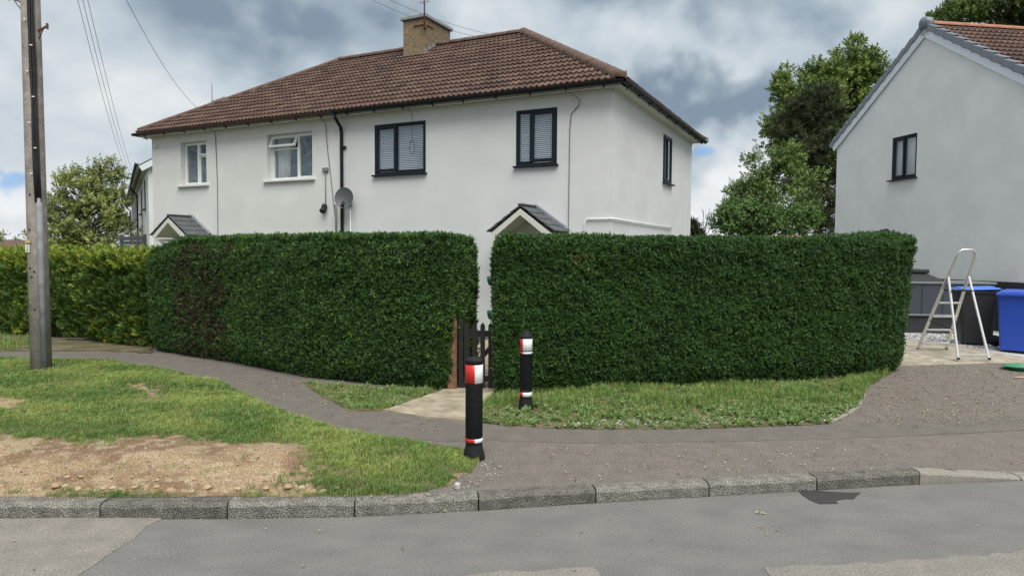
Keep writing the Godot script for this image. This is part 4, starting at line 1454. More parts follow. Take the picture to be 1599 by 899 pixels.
	ridge_tiles(roof, R0 + upv, R1 + upv, 0.13, 0.44, M.ridge)
	ridge_tiles(roof, R1 + upv, B + upv * 0.8 + (R1 - B).normalized() * 0.1, 0.14, 0.44, M.ridge, 0.85)
	ridge_tiles(roof, R0 + upv, A + upv * 0.8 + (R0 - A).normalized() * 0.1, 0.12, 0.44, M.ridge)
	ridge_tiles(roof, R1 + upv, C + upv, 0.13, 0.44, M.ridge)
	st = mb()                                              # hip irons
	for k in [B, C]:
		var d: Vector3 = (k - R1).normalized()
		bar(st, k + upv - d * 0.1, k + upv + d * 0.14 + Vector3(0, 0.02, 0), 0.03, 0.012)
		bar(st, k + upv + d * 0.14, k + upv + d * 0.12 + Vector3(0, 0.14, 0), 0.03, 0.012)
	build("hip_iron", st, M.rust, roof)
	# soffit, fascia, wall band
	st = mb()
	bx(st, Vector3(L / 2, 5.035, ov / 2 - 0.03), Vector3(-L + 2 * ov - 0.1, 0.02, ov))
	bx(st, Vector3(ov / 2 - 0.03, 5.033, D / 2), Vector3(ov, 0.02, -D + 0.1))
	bx(st, Vector3(L / 2, 4.995, 0.012), Vector3(-L, 0.05, 0.02))
	bx(st, Vector3(0.012, 4.995, D / 2), Vector3(0.02, 0.05, -D - 0.03))
	bx(st, Vector3(L - ov / 2 + 0.03, 5.033, D / 2), Vector3(ov, 0.02, -D + 0.1))
	build("soffit", st, M.soffit, house)
	for half in [[L - ov, mid, M.brown_plastic], [mid, ov, M.black_plastic]]:
		st = mb()
		bx(st, Vector3((half[0] + half[1]) / 2, 5.075, ov - 0.045), Vector3(half[1] - half[0], 0.11, 0.02))
		build("fascia", st, half[2], house)
		gutter(house, Vector3(half[0], 5.10, ov + 0.03), Vector3(half[1], 5.10, ov + 0.03), Vector3(0, 0, 1), half[2])
	st = mb()
	bx(st, Vector3(ov - 0.045, 5.075, D / 2), Vector3(0.02, 0.11, -D + 2 * ov - 0.08))
	build("fascia", st, M.black_plastic, house)
	gutter(house, Vector3(ov + 0.03, 5.10, ov + 0.06), Vector3(ov + 0.03, 5.10, D - ov), Vector3(1, 0, 0), M.black_plastic)
	st = mb()
	bx(st, Vector3(L - ov + 0.045, 5.075, D / 2), Vector3(0.02, 0.11, -D + 2 * ov - 0.08))
	build("fascia", st, M.black_plastic, house)
	gutter(house, Vector3(L - ov - 0.03, 5.10, D - ov), Vector3(L - ov - 0.03, 5.10, ov + 0.06), Vector3(-1, 0, 0), M.black_plastic)
	# downpipe at the party wall
	cable(house, [Vector3(mid + 0.04, 5.04, 0.33), Vector3(mid + 0.04, 4.95, 0.30), Vector3(mid + 0.02, 4.78, 0.09), Vector3(mid + 0.02, 4.65, 0.06), Vector3(mid + 0.02, 2.0, 0.06), Vector3(mid + 0.02, 0.1, 0.06)], 0.04, M.black_plastic, "downpipe")
	st = mb()
	for y in [4.3, 3.0, 1.6]:
		bar(st, Vector3(mid - 0.05, y, 0.03), Vector3(mid + 0.13, y, 0.03), 0.03, 0.06)
	build("pipe_clip", st, M.black_plastic, house)
	# chimney
	st = mb()
	bx(st, Vector3(-6.80, 7.55, -3.76), Vector3(0.74, 1.43, 1.32), 0.012)
	var ch := build("chimney", st, M.pebbledash, house)
	st = mb()
	bx(st, Vector3(-6.80, 8.32, -3.76), Vector3(0.87, 0.10, 1.45), 0.015)
	build("coping", st, M.concrete_cap, ch)
	st = mb()
	bar(st, Vector3(-7.28, 7.245, -3.03), Vector3(-6.34, 7.245, -3.03), 0.03, 0.16, 0.008, Vector3(0, 0, 1))
	bx(st, Vector3(-6.81, 7.165, -2.94), Vector3(0.98, 0.022, 0.26), 0.006, Basis(Vector3.RIGHT, 0.568))
	for k in 4:
		bx(st, Vector3(-6.415, 7.33 + k * 0.115, -3.17 - k * 0.17), Vector3(0.035, 0.17, 0.2), 0.006)
	build("flashing", st, M.lead, ch)
	st = mb()
	tube(st, [Vector3(-6.40, 7.95, -3.05), Vector3(-6.41, 8.15, -3.06)], 0.05, 0.04, 8)
	bar(st, Vector3(-6.8, 8.08, -3.08), Vector3(-6.4, 8.08, -3.08), 0.03, 0.012)
	bar(st, Vector3(-6.41, 8.08, -3.09), Vector3(-6.41, 8.08, -3.5), 0.03, 0.012)
	build("aerial_strap", st, M.rust, ch)
	# porches
	porch(house, -12.03)
	porch(house, -1.64)
	# wiring and fittings on the walls
	cable(house, [Vector3(-11.05, 5.06, 0.29), Vector3(-11.03, 4.97, 0.03), Vector3(-11.0, 3.6, 0.012), Vector3(-11.02, 2.0, 0.012), Vector3(-11.02, 0.4, 0.012)], 0.010, M.cable_grey)
	cable(house, [Vector3(-7.2, 5.3, -0.05), Vector3(-7.2, 5.12, 0.42), Vector3(-7.22, 4.9, 0.05), Vector3(-7.18, 4.2, 0.014), Vector3(-7.12, 3.8, 0.014), Vector3(-7.0, 2.9, 0.014), Vector3(-6.92, 2.2, 0.014), Vector3(-6.9, 0.5, 0.014)], 0.010, M.cable_grey)
	cable(house, [Vector3(-7.25, 3.76, 0.03), Vector3(-7.255, 3.3, 0.018), Vector3(-7.26, 2.9, 0.02)], 0.012, M.cable_grey)
	st = mb()
	bx(st, Vector3(-7.25, 3.80, 0.03), Vector3(0.17, 0.10, 0.06), 0.01)
	build("junction_box", st, M.cable_grey, house)
	st = mb(false)
	tube(st, [Vector3(-7.26, 2.95, 0.05), Vector3(-7.26, 2.82, 0.11), Vector3(-7.26, 2.78, 0.15)], 0.06, 0.075, 10)
	tube(st, [Vector3(-7.36, 2.88, 0.03), Vector3(-7.2, 2.87, 0.05)], 0.02, 0.02, 6)
	build("security_lamp", st, M.black_plastic, house)
	cable(house, [Vector3(-6.98, 2.93, 0.02), Vector3(-6.93, 2.95, 0.04), Vector3(-6.93, 2.3, 0.04), Vector3(-6.93, 0.3, 0.04)], 0.022, M.cable_grey, "waste_pipe")
	cable(house, [Vector3(-6.50, 2.8, 0.02), Vector3(-6.50, 0.5, 0.02)], 0.018, M.white_upvc)
	cable(house, [Vector3(-4.67, 5.15, 0.38), Vector3(-4.69, 4.9, 0.06), Vector3(-4.68, 4.3, 0.07)], 0.006, M.cable_black)
	var loop := []
	for i in 20:
		var an := PI / 2 + TAU * i / 17.0
		loop.append(Vector3(-4.68 + cos(an) * 0.07, 4.16 + sin(an) * 0.14, 0.07 + i * 0.001))
	cable(house, loop, 0.006, M.cable_black)
	cable(house, [Vector3(-0.98, 5.06, 0.36), Vector3(-0.80, 4.97, 0.30), Vector3(-0.66, 4.86, 0.05), Vector3(-0.70, 4.75, 0.03), Vector3(-0.86, 4.60, 0.014), Vector3(-0.89, 4.3, 0.012), Vector3(-0.90, 2.0, 0.012), Vector3(-0.9, 0.4, 0.012)], 0.010, M.cable_grey)
	st = mb()
	bx(st, Vector3(-13.45, 4.77, 0.02), Vector3(0.13, 0.11, 0.04), 0.01)
	build("alarm_box", st, M.cream_render, house)
	cable(house, [Vector3(-0.53, 1.2, 0.03), Vector3(-0.53, 2.44, 0.03), Vector3(-0.48, 2.49, 0.03), Vector3(0.0, 2.49, 0.035), Vector3(0.035, 2.49, 0.0), Vector3(0.035, 2.48, -2.4), Vector3(0.035, 2.47, -4.99)], 0.017, M.white_upvc, "overflow_pipe")
	# satellite dish: a thing of its own
	var hp := house.transform
	var dish := base("satellite_dish", hp * Vector3(-6.52, 3.02, 0.02), -0.46046)
	tag(dish, "grey oval satellite dish bracketed to the white wall beside the black downpipe", "satellite dish")
	st = mb(false)
	lathe(st, [[0.0, 0.0], [0.12, 0.008], [0.22, 0.028], [0.285, 0.05], [0.29, 0.056], [0.284, 0.054], [0.2, 0.03], [0.1, 0.012], [0.0, 0.006]], 32)
	var ref := build("reflector", st, M.dish_grey, dish)
	ref.transform = Transform3D(Basis(Vector3.UP, 0.45) * Basis(Vector3.RIGHT, PI / 2 - 0.22) * Basis.from_scale(Vector3(0.76, 0.85, 0.88)), Vector3(0.03, 0.05, 0.22))
	st = mb(false)
	tube(st, [Vector3(0.02, -0.1, 0.2), Vector3(0.12, -0.25, 0.34), Vector3(0.29, -0.14, 0.58)], 0.013, 0.013, 6)
	build("arm", st, M.dish_grey, dish)
	st = mb(false)
	tube(st, [Vector3(0.30, -0.16, 0.61), Vector3(0.25, -0.07, 0.52)], 0.045, 0.035, 10)
	build("receiver", st, M.black_plastic, dish)
	st = mb()
	bx(st, Vector3(0, 0, 0.0), Vector3(0.16, 0.2, 0.012))
	bar(st, Vector3(0, 0, 0), Vector3(0.02, 0.02, 0.2), 0.04, 0.04)
	build("wall_bracket", st, M.steel_dull, dish)
	# aerials
	var ae := base("chimney_aerial", hp * Vector3(-6.39, 7.9, -3.0), -0.46046)
	tag(ae, "thin television aerial mast strapped to the chimney", "aerial", "roof aerials")
	st = mb(false)
	tube(st, [Vector3(0, 0, 0), Vector3(0, 1.7, 0)], 0.020, 0.018, 8)
	build("mast", st, M.rust, ae)
	st = mb()
	bar(st, Vector3(-0.14, 0.74, 0.02), Vector3(0.22, 0.70, 0.1), 0.02, 0.02)
	for k in 5:
		bar(st, Vector3(-0.1 + k * 0.075, 0.68, 0.03), Vector3(-0.1 + k * 0.075, 0.80, 0.03), 0.008, 0.008)
	build("antenna", st, M.steel_dull, ae)
	var ap := at_depth(331, 178, 24.5)
	var a2 := base("rear_aerial", ap, 0.0)
	tag(a2, "thin aerial mast with side arm behind the left hip of the roof", "aerial", "roof aerials")
	st = mb(false)
	tube(st, [Vector3(0, -1.2, 0), Vector3(0, 1.05, 0)], 0.022, 0.018, 8)
	build("mast", st, M.cable_grey, a2)
	st = mb()
	bar(st, Vector3(-0.05, 0.42, 0), Vector3(0.45, 0.6, 0), 0.02, 0.02)
	for k in 4:
		bar(st, Vector3(0.05 + k * 0.12, 0.46 + k * 0.04, -0.1), Vector3(0.05 + k * 0.12, 0.46 + k * 0.04, 0.1), 0.012, 0.012)
	build("antenna", st, M.cable_grey, a2)

func make_gable_house() -> void:
	var house := base("gable_house", Vector3(9.521, 0, -20.263), -1.4176)
	tag(house, "pale grey rendered house with steep gable and grey verge tiles beside the drive", "house")
	var W := 6.74
	var D := -9.0
	var wn := [2.32, 3.20, 3.74, 4.83]
	var st := mb()
	wall_holes(st, 0, W, 1.25, 5.0, [wn], 0.26)
	prism(st, PackedVector2Array([Vector2(0, 5.0), Vector2(W, 5.0), Vector2(W / 2, 7.19)]), -0.26, 0.0)
	build("gable_wall", st, M.grey_render, house)
	st = mb()
	bx(st, Vector3(W / 2, 0.62, -0.13), Vector3(W + 0.03, 1.26, 0.30), 0.01)
	bx(st, Vector3(W - 0.13, 0.62, D / 2), Vector3(0.30, 1.26, -D - 0.4), 0.01)
	build("plinth", st, M.black_plinth, house)
	st = mb()
	bx(st, Vector3(W - 0.13, 3.12, D / 2), Vector3(0.255, 3.73, -D - 0.54))
	bx(st, Vector3(0.13, 2.5, D / 2), Vector3(0.255, 5.0, -D - 0.54))
	bx(st, Vector3(W / 2, 2.5, D + 0.13), Vector3(W, 5.0, 0.255))
	prism(st, PackedVector2Array([Vector2(0, 5.0), Vector2(W, 5.0), Vector2(W / 2, 7.19)]), D, D + 0.26)
	build("side_wall", st, M.grey_render, house)
	st = mb()
	bx(st, Vector3(W / 2, 2.6, D / 2), Vector3(W - 0.6, 0.1, -D - 0.6))
	build("inner_floor", st, M.room, house)
	window(house, Transform3D(Basis(), Vector3(wn[0], wn[2], -0.045)), wn[1] - wn[0], wn[3] - wn[2], M.anthracite, [[0.04, 0.44, 0.05, 1.04, 0.05], [0.44, 0.84, 0.05, 1.04, 0.035]], 0.045, 0.07, null, [0.05, 0.13, 0.035, M.anthracite])
	st = mb(false)
	for i in 14:
		tube(st, [Vector3(wn[0] + 0.08 + i * 0.055, 3.78, -0.14 - 0.012 * (i % 2)), Vector3(wn[0] + 0.08 + i * 0.055, 4.78, -0.14 - 0.012 * (i % 2))], 0.03, 0.03, 8)
	build("net_curtain", st, M.curtain, house)
	# roof
	var rise := 2.19
	var half := W / 2
	var dnr := Vector3(half, -rise, 0).normalized()
	var nr := Vector3(rise, half, 0).normalized()
	var ridge := Vector3(half, 7.19 + 0.17, 0)
	st = mb()
	for s in [-1.0, 1.0]:
		var d := Vector3(dnr.x * s, dnr.y, 0)
		var n := Vector3(nr.x * s, nr.y, 0)
		bx(st, ridge + d * 2.12 - n * 0.03 + Vector3(0, 0, D / 2), Vector3(4.24, 0.06, -D + 0.1), 0.0, Basis(d, n, d.cross(n)))
	var roof := build("roof", st, M.felt, house)
	st = mb()
	for s in [-1.0, 1.0]:
		var d := Vector3(dnr.x * s, dnr.y, 0)
		var n := Vector3(nr.x * s, nr.y, 0)
		bx(st, ridge + d * 2.13 - n * 0.14 + Vector3(0, 0, 0.035), Vector3(4.27, 0.17, 0.03), 0.0, Basis(d, n, d.cross(n)))
	build("bargeboard", st, M.barge_white, roof)
	for s in [-1.0, 1.0]:
		var d := Vector3(dnr.x * s, dnr.y, 0)
		var n := Vector3(nr.x * s, nr.y, 0)
		for k in 13:
			var vs := mb()
			var c := ridge + d * (0.12 + (k + 0.5) * 0.325) + n * 0.012 + Vector3(0, 0, 0.045)
			bx(vs, c, Vector3(0.335, 0.15, 0.05), 0.014, Basis(d, n, d.cross(n)) * Basis(Vector3(0, 0, 1), 0.13 * s))
			bx(vs, c + n * 0.07 - Vector3(0, 0, 0.05), Vector3(0.335, 0.02, 0.14), 0.006, Basis(d, n, d.cross(n)) * Basis(Vector3(0, 0, 1), 0.13 * s))
			build("verge_tile", vs, M.verge_grey, roof)
	st = mb(false)
	tube(st, [Vector3(half, 7.42, 0.09), Vector3(half, 7.42, -0.08)], 0.15, 0.15, 20)
	build("ridge_end_cap", st, M.verge_grey, roof)
	var tm := tile_mesh(0.30, 0.36, 2)
	var fr := Transform3D(Basis(Vector3(0, 0, -1), dnr.cross(Vector3(0, 0, -1)), dnr), ridge + nr * 0.01)
	tile_slope(roof, fr, 0.03, -D, 4.24, 0.0, 0.0, 160, tm, house.transform.affine_inverse() * EYE, 0.30, 0.315, 17)
	var dl := Vector3(-dnr.x, dnr.y, 0)
	var fr2 := Transform3D(Basis(Vector3(0, 0, 1), dl.cross(Vector3(0, 0, 1)), dl), ridge + Vector3(-nr.x, nr.y, 0) * 0.01)
	tile_slope(roof, fr2, D, -0.03, 4.24, 0.0, 0.0, 0, tm, EYE, 0.30, 0.315, 18)
	ridge_tiles(roof, Vector3(half, 7.40, -0.1), Vector3(half, 7.40, D), 0.12, 0.45, M.terracotta)
	gutter(house, Vector3(W + 0.24, 5.0, 0.0), Vector3(W + 0.24, 5.0, D), Vector3(1, 0, 0), M.black_plastic)
	st = mb()
	bx(st, Vector3(half + 0.1, 7.65, -6.2), Vector3(0.6, 0.9, 0.8), 0.01)
	build("chimney", st, M.barge_white, house)

func make_terrace() -> void:
	var o := at_depth(230, 262, 25.6)
	o.y = 0
	var house := base("white_terrace", o, -1.0437)
	tag(house, "long white terrace with dark gutters receding behind the left end of the house", "house")
	var L := -27.0
	var holes := []
	for x in [-2.7, -6.9, -13.5, -16.5, -19.5, -22.5]:
		holes.append([x - 0.55, x + 0.35, 3.5, 4.7])
	var st := mb()
	wall_holes(st, L, 0, 0, 5.0, holes, 0.26)
	build("front_wall", st, M.white_render, house)
	st = mb()
	prism(st, PackedVector2Array([Vector2(0, 0), Vector2(7, 0), Vector2(7, 5.0), Vector2(3.5, 7.2), Vector2(0, 5.0)]), -0.26, 0.0)
	var gw := build("gable_wall", st, M.white_render, house)
	gw.rotation.y = PI / 2
	st = mb()
	bx(st, Vector3(L / 2, 2.5, -6.87), Vector3(-L - 0.3, 5, 0.25))
	bx(st, Vector3(L + 0.13, 2.5, -3.5), Vector3(0.25, 5, 6.4))
	bx(st, Vector3(L / 2, 2.6, -3.5), Vector3(-L - 0.6, 0.1, 6.4))
	build("rear_wall", st, M.white_render, house)
	for h in holes:
		window(house, Transform3D(Basis(), Vector3(h[0], h[2], -0.02)), h[1] - h[0], h[3] - h[2], M.anthracite, [[0.05, 0.45, 0.05, 1.15, 0.04], [0.45, 0.85, 0.05, 1.15, 0.04]], 0.055, 0.07, M.blind, [0.04, 0.12, 0.04, M.anthracite])
	st = mb()
	for s in [-1.0, 1.0]:
		var d := Vector3(0, -2.2, 3.5 * s).normalized()
		var n := Vector3(0, 3.5, 2.2 * s).normalized()
		bx(st, Vector3(L / 2 + 0.05, 7.3, -3.5) + d * 2.2, Vector3(-L + 0.3, 0.09, 4.45), 0.0, Basis(Vector3.RIGHT, n, Vector3.RIGHT.cross(n)))
	var roof := build("roof", st, M.slate_tile, house)
	st = mb()
	for s in [-1.0, 1.0]:
		var d := Vector3(0, -2.2, 3.5 * s).normalized()
		var n := Vector3(0, 3.5, 2.2 * s).normalized()
		bx(st, Vector3(0.19, 7.18, -3.5) + d * 2.2, Vector3(0.03, 0.2, 4.45), 0.0, Basis(Vector3.RIGHT, n, Vector3.RIGHT.cross(n)))
	build("bargeboard", st, M.barge_white, roof)
	st = mb()
	bx(st, Vector3(L / 2, 4.98, 0.16), Vector3(-L + 0.2, 0.03, 0.34))
	build("soffit", st, M.soffit, house)
	gutter(house, Vector3(L, 5.06, 0.36), Vector3(0.2, 5.06, 0.36), Vector3(0, 0, 1), M.black_plastic)
	for x in [-10.6, -26.3]:
		cable(house, [Vector3(x, 5.0, 0.36), Vector3(x, 4.85, 0.3), Vector3(x, 4.6, 0.08), Vector3(x, 0, 0.08)], 0.045, M.black_plastic, "downpipe")
	# grey slatted fence panel in front of it
	var a := at_depth(188, 395, 21.0)
	var b := at_depth(224, 395, 20.0)
	a.y = 0; b.y = 0
	var f := base("slatted_fence", a)
	tag(f, "dark grey fence panel of horizontal slats below the white terrace", "fence")
	var d := b - a
	for k in 17:
		st = mb()
		bar(st, Vector3(0, 0.1 + k * 0.13, 0), d + Vector3(0, 0.1 + k * 0.13, 0), 0.03, 0.118, 0.006)
		build("slat", st, M.slat_grey, f)
	for t in [0.0, 1.0]:
		st = mb()
		bar(st, d * t + Vector3(0, 0, -0.06), d * t + Vector3(0, 2.3, -0.06), 0.08, 0.08, 0.01)
		build("post", st, M.slat_grey, f)
	# low far building with a brown roof
	var c := at_depth(26, 395, 60.0)
	c.y = 0
	var sh := base("far_bungalow", c, 0.35)
	tag(sh, "low far-off building with plain red-brown roof beyond the conifer hedge", "building")
	st = mb()
	bx(st, Vector3(0, 0.9, -2), Vector3(2.6, 1.8, 3.4))
	build("wall", st, M.cream_render, sh)
	st = mb()
	prism(st, PackedVector2Array([Vector2(0.1, 1.75), Vector2(-3.9, 1.75), Vector2(-1.9, 2.75)]), -1.5, 1.5)
	var ro := build("roof", st, M.ridge, sh)
	ro.rotation.y = -PI / 2
	ro.position.z = 0.0

# ------------------------------------------------------------------ street things
func make_pole() -> void:
	var p := g(64, 583)
	var pole := base("telegraph_pole", Vector3(p.x, 0, p.z))
	tag(pole, "weathered wooden telegraph pole with black cables and grey conduit on the verge", "telegraph pole")
	var st := mb(false)
	tube(st, [Vector3(0, -0.2, 0), Vector3(0, 2.2, 0), Vector3(0.0, 4.5, 0), Vector3(0.0, 8.6, 0)], 0.135, 0.115, 20)
	build("post", st, M.pole_wood, pole)
	st = mb(false)
	tube(st, [Vector3(0.120, 0.0, 0.105), Vector3(0.112, 1.3, 0.100), Vector3(0.105, 2.55, 0.095)], 0.040, 0.038, 12)
	build("conduit", st, M.galvanised, pole)
	st = mb()
	bx(st, Vector3(0.115, 0.03, 0.11), Vector3(0.13, 0.06, 0.12), 0.02)
	build("conduit_foot", st, M.galvanised, pole)
	var rr := RandomNumberGenerator.new()
	rr.seed = 3
	for k in 5:
		var pts := []
		for i in 14:
			var y := 2.5 + i * 0.47
			pts.append(Vector3(0.045 + k * 0.022 - (y - 2.5) * 0.008 + rr.randf_range(-0.008, 0.008), y, 0.128 - 0.012 * absf(k - 2)))
		cable(pole, pts, 0.013, M.cable_black)
	for i in 11:
		st = mb()
		bx(st, Vector3(0.04 + (i % 2) * 0.07 - i * 0.004, 2.9 + i * 0.36, 0.145), Vector3(0.035, 0.015, 0.012))
		build("cable_clip", st, M.label_white, pole)
	for s in [[-1.0, 5.35], [1.0, 5.75], [1.0, 4.95]]:
		st = mb()
		bar(st, Vector3(s[0] * 0.10, s[1] - 0.02, 0.02), Vector3(s[0] * 0.27, s[1] + 0.04, 0.06), 0.025, 0.02)
		bar(st, Vector3(s[0] * 0.27, s[1] - 0.0, 0.06), Vector3(s[0] * 0.27, s[1] + 0.08, 0.06), 0.03, 0.02)
		bar(st, Vector3(s[0] * 0.11, s[1] - 0.14, 0.02), Vector3(s[0] * 0.2, s[1] + 0.0, 0.045), 0.012, 0.012)
		build("step_bolt", st, M.rust, pole)
	st = mb()
	bx(st, Vector3(-0.055, 1.93, 0.128), Vector3(0.11, 0.045, 0.006), 0.0, Basis(Vector3.UP, -0.4))
	var pl := build("number_plate", st, M.label_yellow, pole)
	st = mb()
	bx(st, Vector3(-0.06, 1.83, 0.128), Vector3(0.09, 0.11, 0.006), 0.0, Basis(Vector3.UP, -0.4))
	var pw := build("number_plate", st, M.label_white, pole)
	st = mb()
	for k in 3:
		bx(st, Vector3(-0.06 + 0.004 * k, 1.80 + k * 0.03, 0.1325), Vector3(0.05 - 0.012 * (k % 2), 0.010, 0.004), 0.0, Basis(Vector3.UP, -0.4))
	build("print", st, M.print_black, pw)
	st = mb()
	for k in [[0.02, 0.95], [-0.03, 1.55], [-0.02, 2.1], [0.03, 1.5], [0.0, 2.6], [-0.01, 1.42]]:
		bx(st, Vector3(k[0], k[1], 0.135), Vector3(0.022, 0.022, 0.02), 0.005)
	build("bolt", st, M.rubber, pole)
	# overhead wires
	var top := pole.position + Vector3(0.0, 8.4, 0.0)
	var wires := [[[205, 285, 50.0], "white terrace", 0.9, 3], [[312, 172, 26.0], "left hip of the roof", 0.7, 1], [[775, 62, 24.0], "ridge of the roof", 0.7, 2]]
	var idx := 0
	for w in wires:
		var e := at_depth(w[0][0], w[0][1], w[0][2])
		for k in w[3]:
			var sh := Vector3(0.10 * k, 0.12 * k, 0.05 * k)
			var a := top + sh
			var b := e + Vector3(0.25 * k, -0.15 * k if w[3] > 2 else 0.12 * k, 0)
			# go on past the last point seen so that the wire ends at the building behind
			var pts := []
			for i in 25:
				var t := i / 24.0
				pts.append(a.lerp(b, t) - Vector3(0, w[2] * 4.0 * t * (1.0 - t), 0))
			st = mb(false)
			tube(st, pts, 0.0065, 0.0065, 5)
			var o := build("overhead_wire" if idx == 0 else "overhead_wire_%03d" % idx, st, M.cable_grey)
			tag(o, "thin overhead telephone wire from the pole towards the " + w[1], "wire", "wires from the pole to the " + w[1])
			idx += 1

func ring_band(b: Node3D, called: String, m: Material, r: float, y0: float, y1: float, a0: float, a1: float) -> void:
	var st := mb(false)
	lathe(st, [[r - 0.002, y0], [r, y0 + 0.001], [r, y1 - 0.001], [r - 0.002, y1]], 20, a0, a1)
	build(called, st, m, b)

func make_bollards() -> void:
	var p := g(740, 716)
	var b := base("bollard", Vector3(p.x, 0.0, p.z))
	tag(b, "black bollard with flat cap and half red, half white band at the verge tip", "bollard", "bollards")
	var st := mb(false)
	lathe(st, [[0.0, -0.03], [0.098, -0.03], [0.098, 0.02], [0.09, 0.05], [0.074, 0.12], [0.072, 0.145], [0.0755, 0.15]], 32)
	build("base", st, M.bollard_base, b)
	st = mb(false)
	lathe(st, [[0.0755, 0.15], [0.0755, 0.835], [0.072, 0.84]], 32)
	build("shaft", st, M.bollard_black, b)
	st = mb(false)
	lathe(st, [[0.07, 0.838], [0.0785, 0.842], [0.0785, 0.872], [0.074, 0.882], [0.05, 0.893], [0.0, 0.898]], 32)
	build("cap", st, M.bollard_base, b)
	# bands: red on the left half as seen from the road, white on the right
	ring_band(b, "red_band", M.reflect_red, 0.0772, 0.675, 0.835, PI * 0.46, PI * 1.25)
	ring_band(b, "white_band", M.reflect_white, 0.0772, 0.675, 0.835, -PI * 0.35, PI * 0.46)
	ring_band(b, "red_band", M.reflect_red, 0.0772, 0.155, 0.19, PI * 0.46, PI * 1.25)
	ring_band(b, "white_band", M.reflect_white, 0.0772, 0.155, 0.19, -PI * 0.35, PI * 0.46)
	p = g(821, 640)
	b = base("bollard_001", Vector3(p.x, 0.0, p.z))
	tag(b, "slim black bollard with domed cap and mostly white bands in front of the hedge", "bollard", "bollards")
	st = mb(false)
	lathe(st, [[0.0, -0.03], [0.088, -0.03], [0.086, 0.03], [0.075, 0.1], [0.07, 0.15]], 32)
	build("base", st, M.bollard_base, b)
	st = mb(false)
	lathe(st, [[0.07, 0.15], [0.07, 0.83]], 32)
	build("shaft", st, M.bollard_black, b)
	st = mb(false)
	lathe(st, [[0.07, 0.828], [0.076, 0.833], [0.077, 0.85], [0.07, 0.862], [0.055, 0.868], [0.05, 0.885], [0.035, 0.905], [0.0, 0.915]], 32)
	build("cap", st, M.bollard_base, b)
	for k in [[0.69, 0.83], [0.655, 0.678], [0.165, 0.215]]:
		ring_band(b, "red_band", M.reflect_red, 0.0718, k[0], k[1], PI * 0.68, PI * 1.4)
		ring_band(b, "white_band", M.reflect_white, 0.0718, k[0], k[1], -PI * 0.35, PI * 0.68)
	st = mb(false)
	lathe(st, [[0.07, 0.225], [0.0735, 0.228], [0.0735, 0.236], [0.07, 0.24]], 32)
	build("collar", st, M.bollard_base, b)

func make_gate() -> void:
	var p := g(706, 608)
	var post := base("gate_post", Vector3(p.x, 0, p.z))
	tag(post, "square orange-brown timber gate post at the end of the long hedge", "post")
	var st := mb()
	bx(st, Vector3(0, 0.44, 0), Vector3(0.125, 0.94, 0.12), 0.012)
	bx(st, Vector3(0.01, 0.925, 0), Vector3(0.095, 0.05, 0.09), 0.02)
	build("timber", st, M.timber_orange, post)
	var gt := base("picket_gate", Vector3(p.x + 0.075, 0, p.z - 0.03), 0.0)
	tag(gt, "dark stained picket gate between the two clipped hedges", "gate")
	st = mb()
	bx(st, Vector3(0.035, 0.46, -0.02), Vector3(0.07, 0.92, 0.07), 0.008)
	build("hanging_post", st, M.timber_dark, gt)
	for k in 5:
		st = mb()
		var x := 0.115 + k * 0.105
		prism(st, PackedVector2Array([Vector2(x - 0.031, 0.03), Vector2(x + 0.031, 0.03), Vector2(x + 0.031, 0.85), Vector2(x, 0.89), Vector2(x - 0.031, 0.85)]), 0.012, 0.034)
		build("picket", st, M.timber_dark, gt)
	for y in [0.14, 0.74]:
		st = mb()
		bx(st, Vector3(0.33, y, -0.005), Vector3(0.52, 0.075, 0.03), 0.004)
		build("rail", st, M.timber_dark, gt)
	st = mb()
	bar(st, Vector3(0.1, 0.2, -0.005), Vector3(0.55, 0.68, -0.005), 0.028, 0.06, 0.003)
	build("brace", st, M.timber_dark, gt)

